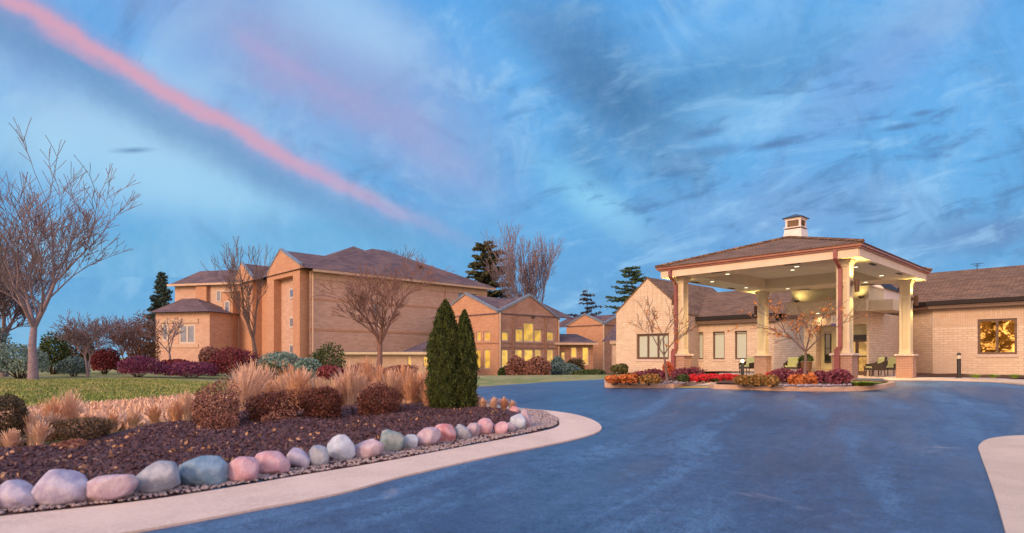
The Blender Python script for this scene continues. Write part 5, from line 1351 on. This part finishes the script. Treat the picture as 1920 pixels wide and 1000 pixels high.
# lawn blades
lw = scatter_poly([P(-100, 772), P(300, 752), P(620, 738), P(640, 716), P(300, 712), P(-100, 716)], 26000, 31)
tag(leaves('lawn_blades', [(x, y, G(x, y) + .03) for x, y in lw], .07, leafm('lawn_blade', (.16, .23, .05), (.34, .30, .12), (.12, .18, .04), .6), None, 32, elong=2.2, dirs=[(0, 0, 1)] * len(lw), jit=.4), kind='stuff')
dg = scatter_poly([P(-100, 850), P(120, 822), P(300, 795), P(460, 780), P(660, 770), P(800, 757), P(800, 742), P(560, 744), P(300, 754), P(-100, 785)], 9000, 33)
tag(leaves('dry_grass', [(x, y, G(x, y) + .06) for x, y in dg], .10, M['tan_grass'], None, 34, elong=2.6, dirs=[(0, 0, 1)] * len(dg), jit=.5), kind='stuff')

# ================================================================== PLANTS OF THE LEFT BED
bs = 'round dark red shrubs in the left bed'
for (px, py, wp, hp, lb) in ((405, 808, 96, 82, 'round rust-red bush, leftmost of the four in a row behind the boulders'), (512, 797, 98, 66, 'second round dark red bush of the row, wide and low'), (606, 790, 84, 66, 'third dark red bush of the row, squarish and compact'), (708, 786, 92, 64, 'rightmost dark red bush of the row, nearest the cypress trees'),
                         (14, 838, 80, 96, 'dark bush cut by the left edge of the view'), (146, 826, 118, 42, 'low olive-brown spreading bush near the left edge'), (132, 858, 62, 30, 'small rusty low mound on the mulch at the left')):
    m_ = M['l_olive'] if 'olive' in lb else (M['l_brownred'] if 'rust' in lb else M['l_barberry'])
    if 'cut by' in lb: m_ = leafm('dark_olive_leaf', (.10, .07, .04), (.05, .04, .025), (.18, .11, .06), 9)
    if 'olive' in lb: m_ = leafm('olive_brown_leaf', (.17, .10, .06), (.09, .06, .035), (.34, .19, .11), 9)
    shrub(lb, 'bush', px, py, wp, hp, m_, n=5200, leaf=.028, group=bs, twigs=45)
    if px in (405, 512): shrub('pale rusty twigs growing at the foot of the ' + ('leftmost' if px == 405 else 'second') + ' round red bush', 'bush', px + (10 if px == 405 else 6), py + 6, wp * .7, hp * .5, M['l_brownred'], n=1500, leaf=.024, twigs=40)
cy1 = P(835, 769, .05); columnar('taller cypress of the pair beside the tip of the boulder row', (cy1.x, cy1.y, cy1.z + .02), 207 * cy1.y / F, 31 * cy1.y / F, 51, 26000, .022, 'pair of columnar cypress trees')
cy2 = P(870, 770, .05); columnar('shorter right-hand cypress of the pair', (cy2.x, cy2.y + .1, cy2.z + .02), 190 * cy2.y / F, 22 * cy2.y / F, 52, 20000, .022, 'pair of columnar cypress trees')
# ornamental grasses
gg = 'tall tan grasses behind the bed'
r_ = random.Random(77)
spots = []
for i in range(34):
    px = 440 + i * 11.5 + r_.uniform(-6, 6); py = r_.uniform(742, 762) if i % 2 else r_.uniform(752, 772)
    spots.append((px, py, r_.uniform(44, 78), 0))
for px, py, h in ((455, 778, 92), (470, 770, 100), (560, 772, 84), (655, 768, 90), (770, 764, 70), (785, 760, 64), (800, 762, 56), (350, 790, 60), (330, 800, 52), (60, 835, 66), (95, 828, 58), (100, 812, 70), (130, 806, 80), (20, 852, 50), (210, 812, 40), (75, 842, 56), (250, 806, 42), (290, 800, 44)): spots.append((px, py, h, 1))
for px, py, h in ((905, 773, 28), (925, 774, 30), (945, 772, 28), (893, 768, 30), (960, 772, 22)): spots.append((px, py, h, 1))
for i, (px, py, h, k) in enumerate(spots):
    g = P(px, py, 0); s = F / g.y; hh = h / s
    m_ = M['orange_grass'] if (i % 3 == 0 or 750 < px < 830) else M['tan_grass']
    if px > 880: lb = 'low tan grass tuft right of the cypress trees by the boulder tip'; gr_ = 'tan tufts right of the cypress trees'
    elif px < 320: lb = 'loose tan grass tuft at the edge of the lawn on the left'; gr_ = 'tan tufts at the lawn edge'
    else: lb = 'feathery tan-pink grass clump in the band behind the dark red bushes'; gr_ = gg
    grass_clump(lb, (g.x, g.y, g.z), hh, hh * .42, 300 + i, m_, n=240, group=gr_, wid=max(.006, .55 / s))

# ================================================================== ISLAND PLANTS
oi = 'orange shrubs on the kerb islands'
for (px, py, wp, hp, mk, lb) in ((1152, 719.5, 34, 16, 'l_orange', 'small orange shrub at the left tip of the smaller island'), (1181, 720, 38, 18, 'l_orange', 'bright orange shrub, second from the left tip of the smaller island'), (1218, 720.5, 44, 18, 'l_olive', 'wider olive-orange shrub left of the thin tree on the smaller island'),
                             (1395, 723, 38, 18, 'l_olive', 'orange-tipped olive shrub at the left tip of the long island'), (1418, 723, 34, 20, 'l_olive', 'olive shrub second from the left tip of the long island'), (1447, 724, 34, 19, 'l_olive', 'wispy rust shrub in the middle left of the long island'), (1497, 724, 44, 20, 'l_orange', 'vivid orange shrub below the thin tree on the long island'), (1520, 723, 26, 20, 'l_orange', 'small orange shrub right of the vivid one on the long island')):
    shrub(lb, 'shrub', px, py + .8, wp, hp + 1.5, M[mk], n=950, leaf=.062, group=oi, dzb=KH, shell=.35)
pi_ = 'purple shrubs on the kerb islands'
for (px, py, wp, hp, mk, lb) in ((1200, 712, 30, 14, 'l_purple', 'low purple shrub behind the orange ones on the smaller island'), (1230, 713, 42, 21, 'l_purple', 'rounded purple shrub left of the thin tree on the smaller island'), (1288, 713, 60, 24, 'l_purple', 'wide purple shrub in front of the left brick pier'),
                             (1470, 717, 54, 25, 'l_purple', 'purple shrub left of the thin tree on the long island'), (1500, 718, 36, 24, 'l_purple', 'purple shrub around the thin tree on the long island'), (1535, 719, 42, 24, 'l_purple', 'purple shrub between the thin tree and the front brick pier'), (1572, 723, 50, 31, 'l_purple', 'largest dark purple shrub against the front brick pier')):
    shrub(lb, 'shrub', px, py, wp, hp, M[mk], n=1300, leaf=.062, group=pi_, dzb=KH, shell=.35)
shrub('upright coral-orange shrub behind the purple ones at the left island', 'shrub', 1252, 709, 22, 32, M['l_redorange'], n=1600, leaf=.05, dzb=KH)
shrub('small dark green shrub at the left end of the red flowers', 'shrub', 1281, 718, 24, 15, M['l_green'], n=1300, leaf=.035, dzb=KH)
fr_ = 'clumps of red flowers by the island path'
for i, (px, py, wp, hp) in enumerate(((1298, 717.5, 24, 14), (1318, 717, 26, 15), (1338, 716, 26, 15), (1360, 715, 28, 14), (1383, 714.5, 24, 10), (1444, 716, 22, 15))):
    lb = ['red flower clump next to the small dark green shrub', 'second red flower clump from the dark green shrub', 'third red flower clump from the dark green shrub', 'red flower clump at the right corner of the smaller island', 'small red flower clump behind the left tip of the long island', 'red flower clump between olive and purple shrubs on the long island'][i]
    rt = shrub(lb, 'flowers', px, py, wp, hp, M['l_red'], n=650, leaf=.055, group=fr_, name='flower_clump', dzb=KH, shell=.8)
    g = P(px, py, KH); s = F / g.y
    leaves('green_leaves', cloud((g.x, g.y, KH + hp / s * .3), (wp / 2 / s * .95, wp / 2 / s, hp / s * .4), 700, 900 + i, flat=-.8), .05, M['l_green'], rt, 900 + i)
grass_clump('bright lime-green ground cover patch at the right tip of the long island', tuple(P(1632, 724.5, KH) + Vector((0, .3, KH))), .14, .55, 61, M['l_lime'], n=900, cat='ground cover', wid=.012, plume=False)
grass_clump('yellow-green sprigs behind the front brick pier', tuple(P(1613, 724.5, KH) + Vector((0, .2, KH))), .12, .22, 62, M['l_lime'], n=300, cat='ground cover', wid=.012, plume=False)
# young trees on the islands
t1_ = P(1251, 716, KH); t1_.z = KH
bare_tree('thin young tree with few amber leaves on the smaller island before the beige gable', t1_, (716 - 553) * t1_.y / F, .05, 14, M['bark'], 'young trees on the kerb islands', leaf=(240, .05, M['l_yellowleaf'], .95), levels=4, spread=.55, up=.22, trunk_h=.26, ratio=.74, min_r=.007, width=1.0, first=1.3)
t2_ = P(1508, 720, KH); t2_.z = KH
bare_tree('thin young tree with orange leaves on the long island before the entrance', t2_, (720 - 546) * t2_.y / F, .055, 23, M['bark'], 'young trees on the kerb islands', leaf=(760, .050, M['l_yellowleaf'], .92), levels=4, spread=.6, up=.18, trunk_h=.24, ratio=.75, min_r=.006, width=1.15, first=1.5)

# ================================================================== ENTRANCE FURNITURE
M['wicker'] = mat('dark_wicker', (.030, .018, .014), .6, (.05, .03, .022), 60, .4, 90)
M['cushion'] = mat('pale_green_cushion', (.40, .41, .21), .9, (.35, .36, .18), 12, .1)
def chair(label, loc, rz, group='wicker chairs at the entrance'):
    t = empty('wicker_chair', (0, 0, 0), label, 'chair', group)
    for sx in (-1, 1):
        for sy in (-1, 1):
            m2 = MB(); top = (.29 * sx, .25 * sy, .40); m2.tube((.30 * sx, .30 * sy if sy > 0 else .28 * sy, 0), top, .018, .024, 8); m2.build('leg', M['wicker'], t)
    m2 = MB(); m2.box(-.33, .33, -.31, .29, .30, .385); m2.build('seat_frame', M['wicker'], t, bevel=.015)
    m2 = MB(); n = 9     # curved back shell, top edge swept down into the arms
    pts_o, pts_i = [], []
    for i in range(n + 1):
        u = i / n; th_ = math.pi * (u); x = .34 * math.cos(th_); y = .06 + .27 * math.sin(th_) + (.10 * math.sin(th_))
        h_ = .62 + .30 * math.sin(th_) ** 1.5
        pts_o.append((x, y, .30)); pts_o.append((x * 1.04, y + .07 * math.sin(th_), h_))
    m2.add(pts_o + [(p[0] * .90, p[1] - .035, p[2]) for p in pts_o], [(2 * i, 2 * i + 2, 2 * i + 3, 2 * i + 1) for i in range(n)] + [(2 * (n + 1) + 2 * i, 2 * (n + 1) + 2 * i + 1, 2 * (n + 1) + 2 * i + 3, 2 * (n + 1) + 2 * i + 2) for i in range(n)] + [(2 * i + 1, 2 * i + 3, 2 * (n + 1) + 2 * i + 3, 2 * (n + 1) + 2 * i + 1) for i in range(n)])
    m2.build('backrest', M['wicker'], t, smooth=False)
    for sx in (-1, 1):
        m2 = MB(); m2.add([(sx * .30, .06, .30), (sx * .34, .06, .30), (sx * .34, -.27, .36), (sx * .30, -.27, .36), (sx * .30, .06, .62), (sx * .355, .06, .62), (sx * .35, -.29, .585), (sx * .295, -.29, .585)], [(0, 1, 2, 3), (4, 5, 6, 7), (0, 1, 5, 4), (1, 2, 6, 5), (2, 3, 7, 6), (3, 0, 4, 7)]); m2.build('armrest', M['wicker'], t)
    m2 = MB(); m2.box(-.29, .29, -.29, .24, .387, .475); m2.build('seat_cushion', M['cushion'], t, bevel=.035)
    m2 = MB(); m2.add([(-.27, .16, .47), (.27, .16, .47), (.27, .25, .47), (-.27, .25, .47), (-.25, .24, .90), (.25, .24, .90), (.25, .32, .90), (-.25, .32, .90)], [(0, 1, 2, 3), (4, 5, 6, 7), (0, 1, 5, 4), (1, 2, 6, 5), (2, 3, 7, 6), (3, 0, 4, 7)]); m2.build('back_cushion', M['cushion'], t, bevel=.03)
    t.location = loc; t.rotation_euler = (0, 0, rz); return t
def on(px, Yd, z=.05): v = D(px, Yd); return Vector((v.x, v.y, z))
ch = chair('wicker armchair with upright green back cushion facing the drive left of the planter', on(1485, 30.6), R(-38))
for lb, loc, rz in (('wicker armchair mostly hidden behind the rear left brick pier', on(1402, 31.5), R(-60)), ('wicker armchair seen from its side beside the small wooden table', on(1641, 27.6), R(-98)), ('wicker armchair half hidden by the rear right brick pier', on(1670, 28.6), R(-62))):
    c = copy_tree(ch); c.location = loc; c.rotation_euler = (0, 0, rz); c['label'] = lb
tb_ = on(1634, 28.4); st_ = empty('side_table', tuple(tb_), 'small square wooden side table behind the side-facing wicker chair', 'table')
m2 = MB(lambda x, y, z: tb_ + Vector((x, y, z))); m2.box(-.25, .25, -.25, .25, .42, .46); m2.build('table_top', M['frame'], st_)
for sx in (-1, 1):
    for sy in (-1, 1): m2 = MB(lambda x, y, z: tb_ + Vector((x, y, z))); m2.box(*sorted((sx * .23, sx * .19)), *sorted((sy * .23, sy * .19)), 0, .42); m2.build('leg', M['frame'], st_)
pt = on(1511, 30.4); pl = empty('planter', tuple(pt), 'tall brown tapered planter with a small leafy plant by the entrance recess', 'planter')
m2 = MB(); m2.lathe(tuple(pt), [(.22, 0), (.30, .62), (.31, .66), (.27, .66), (.26, .60)], 20); m2.build('pot', mat('brown_pot', (.13, .065, .035), .5), pl, smooth=False)
leaves('foliage', cloud((pt.x, pt.y, .80), (.38, .38, .25), 260, 71, flat=-.2), .12, M['l_green'], pl, 71)
# bollard lamps
def bollard(label, loc, h, lit):
    t = empty('bollard_lamp', tuple(loc), label, 'bollard light', 'bollard lamps at the entrance'); x, y, z = loc
    m2 = MB(); m2.lathe((x, y, z), [(.10, 0), (.10, .02), (.075, .03), (.075, h * .76)], 18); m2.build('post', M['dark'], t)
    m2 = MB(); m2.lathe((x, y, z), [(.068, h * .76 + .003), (.068, h * .89)], 18); m2.build('lens', M['lamp_lens'] if lit else mat('frosted_lens', (.62, .52, .40), .3), t)
    m2 = MB(); m2.lathe((x, y, z), [(.08, h * .89 + .003), (.08, h * .92), (.07, h * .96), (.045, h * .99), (.012, h)], 18); m2.build('cap', M['dark'], t)
    if lit:
        ld = bpy.data.lights.new('lamp_light', 'POINT'); ld.energy = 12; ld.color = (1, .9, .55); ld.shadow_soft_size = .05
        lo = bpy.data.objects.new('lamp_light', ld); COL.objects.link(lo); lo.parent = t; lo.location = (0, -.12, h * .82)
bp = P(1798, 708.5, .06); bollard('unlit black bollard lamp in front of the right beige wall', (bp.x, bp.y, .05), (708.5 - 661) * bp.y / F, False)
bp = P(1392, 706.5, .05); bollard('lit black bollard lamp left of the rear left pier', (bp.x, bp.y, .05), (706.5 - 671) * bp.y / F, True)

# ================================================================== TREES AND FAR SHRUBS
def TB(px, Yd): v = D(px, Yd); v.z -= .05; return v
b = TB(62, 38); bare_tree('large spreading bare tree at the left edge of the lawn', b, (670 - 262) / F * 38 + CZ - b.z, .30, 208, M['bark_violet'], levels=6, spread=.44, up=.20, trunk_h=.13, ratio=.80, min_r=.017, width=1.22, first=1.4, wander=.10, split=(2, 3))
b = TB(710, 50); bare_tree('round-headed bare reddish tree in front of the tan block', b, (670 - 466) / F * 50 + CZ - b.z, .30, 38, M['bark_red'], levels=6, spread=.48, up=.12, trunk_h=.16, ratio=.74, min_r=.016, width=1.15, first=1.3, wander=.09)
b = TB(480, 56); bare_tree('narrow bare tree in front of the orange gables', b, (670 - 448) / F * 56 + CZ - b.z, .26, 47, M['bark'], levels=5, spread=.42, up=.22, trunk_h=.2, ratio=.76, min_r=.018, width=.95, mtwig=M['bark'])
b = TB(1000, 92); bare_tree('tall upright bare tree rising behind the gabled hall', b, (670 - 413) / F * 92 + CZ - b.z, .45, 58, M['bark_red'], levels=5, spread=.36, up=.30, trunk_h=.2, ratio=.78, min_r=.030, width=.95, multi=3, mtwig=M['bark_violet'])
b = TB(740, 98); bare_tree('distant bare tree showing just above the tan block roof', b, (670 - 458) / F * 98 + CZ - b.z, .35, 66, M['bark_dark'], levels=5, spread=.5, up=.2, trunk_h=.25, min_r=.03)
b = TB(320, 60); bare_tree('small bare pinkish tree left of the tan block behind the lawn', b, 5.6, .14, 73, M['bark_violet'], levels=5, spread=.6, up=.1, trunk_h=.2, min_r=.018, group='small bare trees behind the lawn')
b = TB(165, 44); bare_tree('small bare multi-stemmed tree behind the lawn right of the large tree', b, 5.0, .12, 79, M['bark_violet'], levels=5, spread=.6, up=.1, trunk_h=.2, min_r=.016, multi=3, group='small bare trees behind the lawn')
b = TB(235, 52); bare_tree('small bare reddish tree behind the magenta shrubs', b, 5.2, .12, 83, M['bark_red'], levels=5, spread=.6, up=.1, trunk_h=.2, min_r=.016, multi=3, group='small bare trees behind the lawn')
b = TB(8, 46); bare_tree('second bare tree at the very left edge behind the large one', b, 10.5, .3, 91, M['bark_violet'], levels=6, spread=.5, up=.15, trunk_h=.2, ratio=.76, min_r=.022)
def C(px, Yd, pytop): b_ = TB(px, Yd); return b_, (670 - pytop) / F * Yd + CZ - b_.z
b, h = C(912, 96, 448); conifer('large green-brown pine behind the gap between block and hall', b, h, 6.2, 15, M['l_conifer'], pw=.42, sparse=.62, leaf=.30, whorls=24, per=9, droop=.15, bare=.25, tuft=.8)
b, h = C(1101, 105, 538); conifer('sparse grey-violet conifer above the low link roof', b, h, 7.0, 25, leafm('violet_needle', (.10, .09, .10), (.07, .08, .09), (.18, .09, .10), 1.5), sparse=.55, leaf=.24, whorls=16, per=8, droop=.1, tuft=.6)
b, h = C(1185, 98, 497); conifer('green conifer just left of the beige gable peak', b, h, 7.0, 35, M['l_conifer2'], pw=.55, sparse=.62, leaf=.24, whorls=24, per=9, droop=.2, tuft=.7)
b, h = C(303, 84, 507); conifer('dark blue-green spruce left of the tan block', b, h, 3.2, 45, M['spruce_dark'], leaf=.24, whorls=24, per=10)
fs_ = 'shrubs along the far side of the lawn'
for (px, py, wp, hp, Yd, mk, lb, nm) in (
    (267, 700, 62, 112, 66, 'rustcrown', 'tall dense rust-brown hedge tree left of the tan block', 'shrub'),
    (38, 706, 110, 62, 42, 'l_teal', 'large silver-green shrub under the big bare tree', 'shrub'), (-20, 700, 70, 90, 44, 'l_bluespruce', 'blue-grey shrub cut by the left edge behind the lawn', 'shrub'),
    (100, 692, 60, 62, 52, 'l_green', 'dark green shrub behind the silver-green one', 'shrub'), (150, 690, 60, 72, 56, 'l_olive', 'olive tall shrub behind the lawn', 'shrub'),
    (138, 702, 58, 32, 46, 'l_bluespruce', 'pale grey low shrub right of the silver-green one', 'shrub'), (196, 698, 50, 44, 52, 'l_crimson', 'crimson shrub left of the magenta one', 'shrub'), (260, 704, 78, 36, 46, 'l_magenta', 'magenta-purple rounded shrub at the lawn edge', 'shrub'),
    (360, 704, 110, 26, 48, 'l_magenta', 'long low magenta shrub in front of the low bay', 'shrub'), (335, 700, 60, 28, 52, 'l_crimson', 'crimson shrub below the bay window', 'shrub'), (440, 702, 90, 50, 50, 'l_crimson', 'dark red shrub under the narrow bare tree', 'shrub'), (400, 696, 60, 44, 54, 'l_brownred', 'rust twiggy shrub left of the dark red one', 'shrub'),
    (528, 704, 92, 50, 44, 'l_teal', 'silver-green spreading shrub left of the clipped dark green one', 'shrub'), (575, 706, 50, 34, 43, 'l_teal', 'lower silver-green shrub joined to the spreading one', 'shrub'), (610, 702, 72, 52, 45, 'l_green', 'clipped dark green dome shrub in front of the tan block', 'shrub'),
    (500, 708, 60, 26, 42, 'l_green', 'low dark shrub under the silver-green one', 'shrub'), (620, 712, 60, 26, 40, 'l_crimson', 'dusky red low shrub below the clipped green dome', 'shrub'), (680, 710, 70, 26, 42, 'l_brownred', 'rust shrub at the foot of the round-headed tree', 'shrub'), (745, 712, 70, 26, 42, 'l_brownred', 'rust shrub before the pale annexe', 'shrub'),
    (968, 712, 44, 40, 56, 'l_brownred', 'rusty twiggy shrub below the left lit windows of the hall', 'shrub'), (1005, 712, 56, 42, 55, 'l_brownred', 'larger rusty twiggy shrub below the centre windows of the hall', 'shrub'), (1052, 709, 46, 30, 58, 'l_bluespruce', 'blue-grey spreading evergreen right of the rusty shrubs', 'shrub'), (1072, 709, 36, 24, 57, 'l_bluespruce', 'smaller blue-grey evergreen mound by the link', 'shrub'), (1046, 690, 26, 20, 60, 'l_bluespruce', 'upper blue-grey evergreen behind the spreading one', 'shrub'),
    (1108, 709, 58, 17, 54, 'l_green', 'low dark green juniper beside the far kerb', 'shrub'), (1075, 700, 34, 28, 62, 'l_olive', 'brown shrub under the link windows', 'shrub'), (1162, 704, 36, 20, 40, 'l_olive', 'rounded olive-green shrub at the corner of the beige gable', 'shrub'), (945, 712, 20, 22, 58, 'l_green', 'small dark shrub at the corner of the hall', 'shrub')):
    v = D(px, Yd); py2 = HZ + (CZ - v.z) * F / Yd
    if lb.startswith('rounded olive'): m_ = leafm('olive_green_leaf', (.12, .11, .04), (.06, .07, .03), (.20, .15, .05), 6)
    elif lb.startswith('olive tall') or lb.startswith('brown shrub'): m_ = leafm('brown_olive_' + str(px), (.13, .09, .04), (.07, .05, .03), (.20, .12, .05), 4)
    else: m_ = M[mk]
    top = py - hp; hh = py2 - top
    shrub(lb, 'shrub', px, py2, wp, hh, m_, n=3600, leaf=.11 if Yd < 50 else .14, group=fs_ if px < 800 else 'shrubs round the brick hall', Yd=Yd, shell=.45, twigs=30)
# small weeds at the foot of the right wall
for i, px in enumerate((1829, 1863, 1902)):
    g = P(px, 709, .1); grass_clump(['left', 'middle', 'right'][i] + ' small yellow-green tuft in the mulch under the amber window wall', (g.x, g.y, .1), .18, .35, 400 + i, M['l_lime'], n=120, cat='plant', group='tufts in the mulch', wid=.012, plume=False)
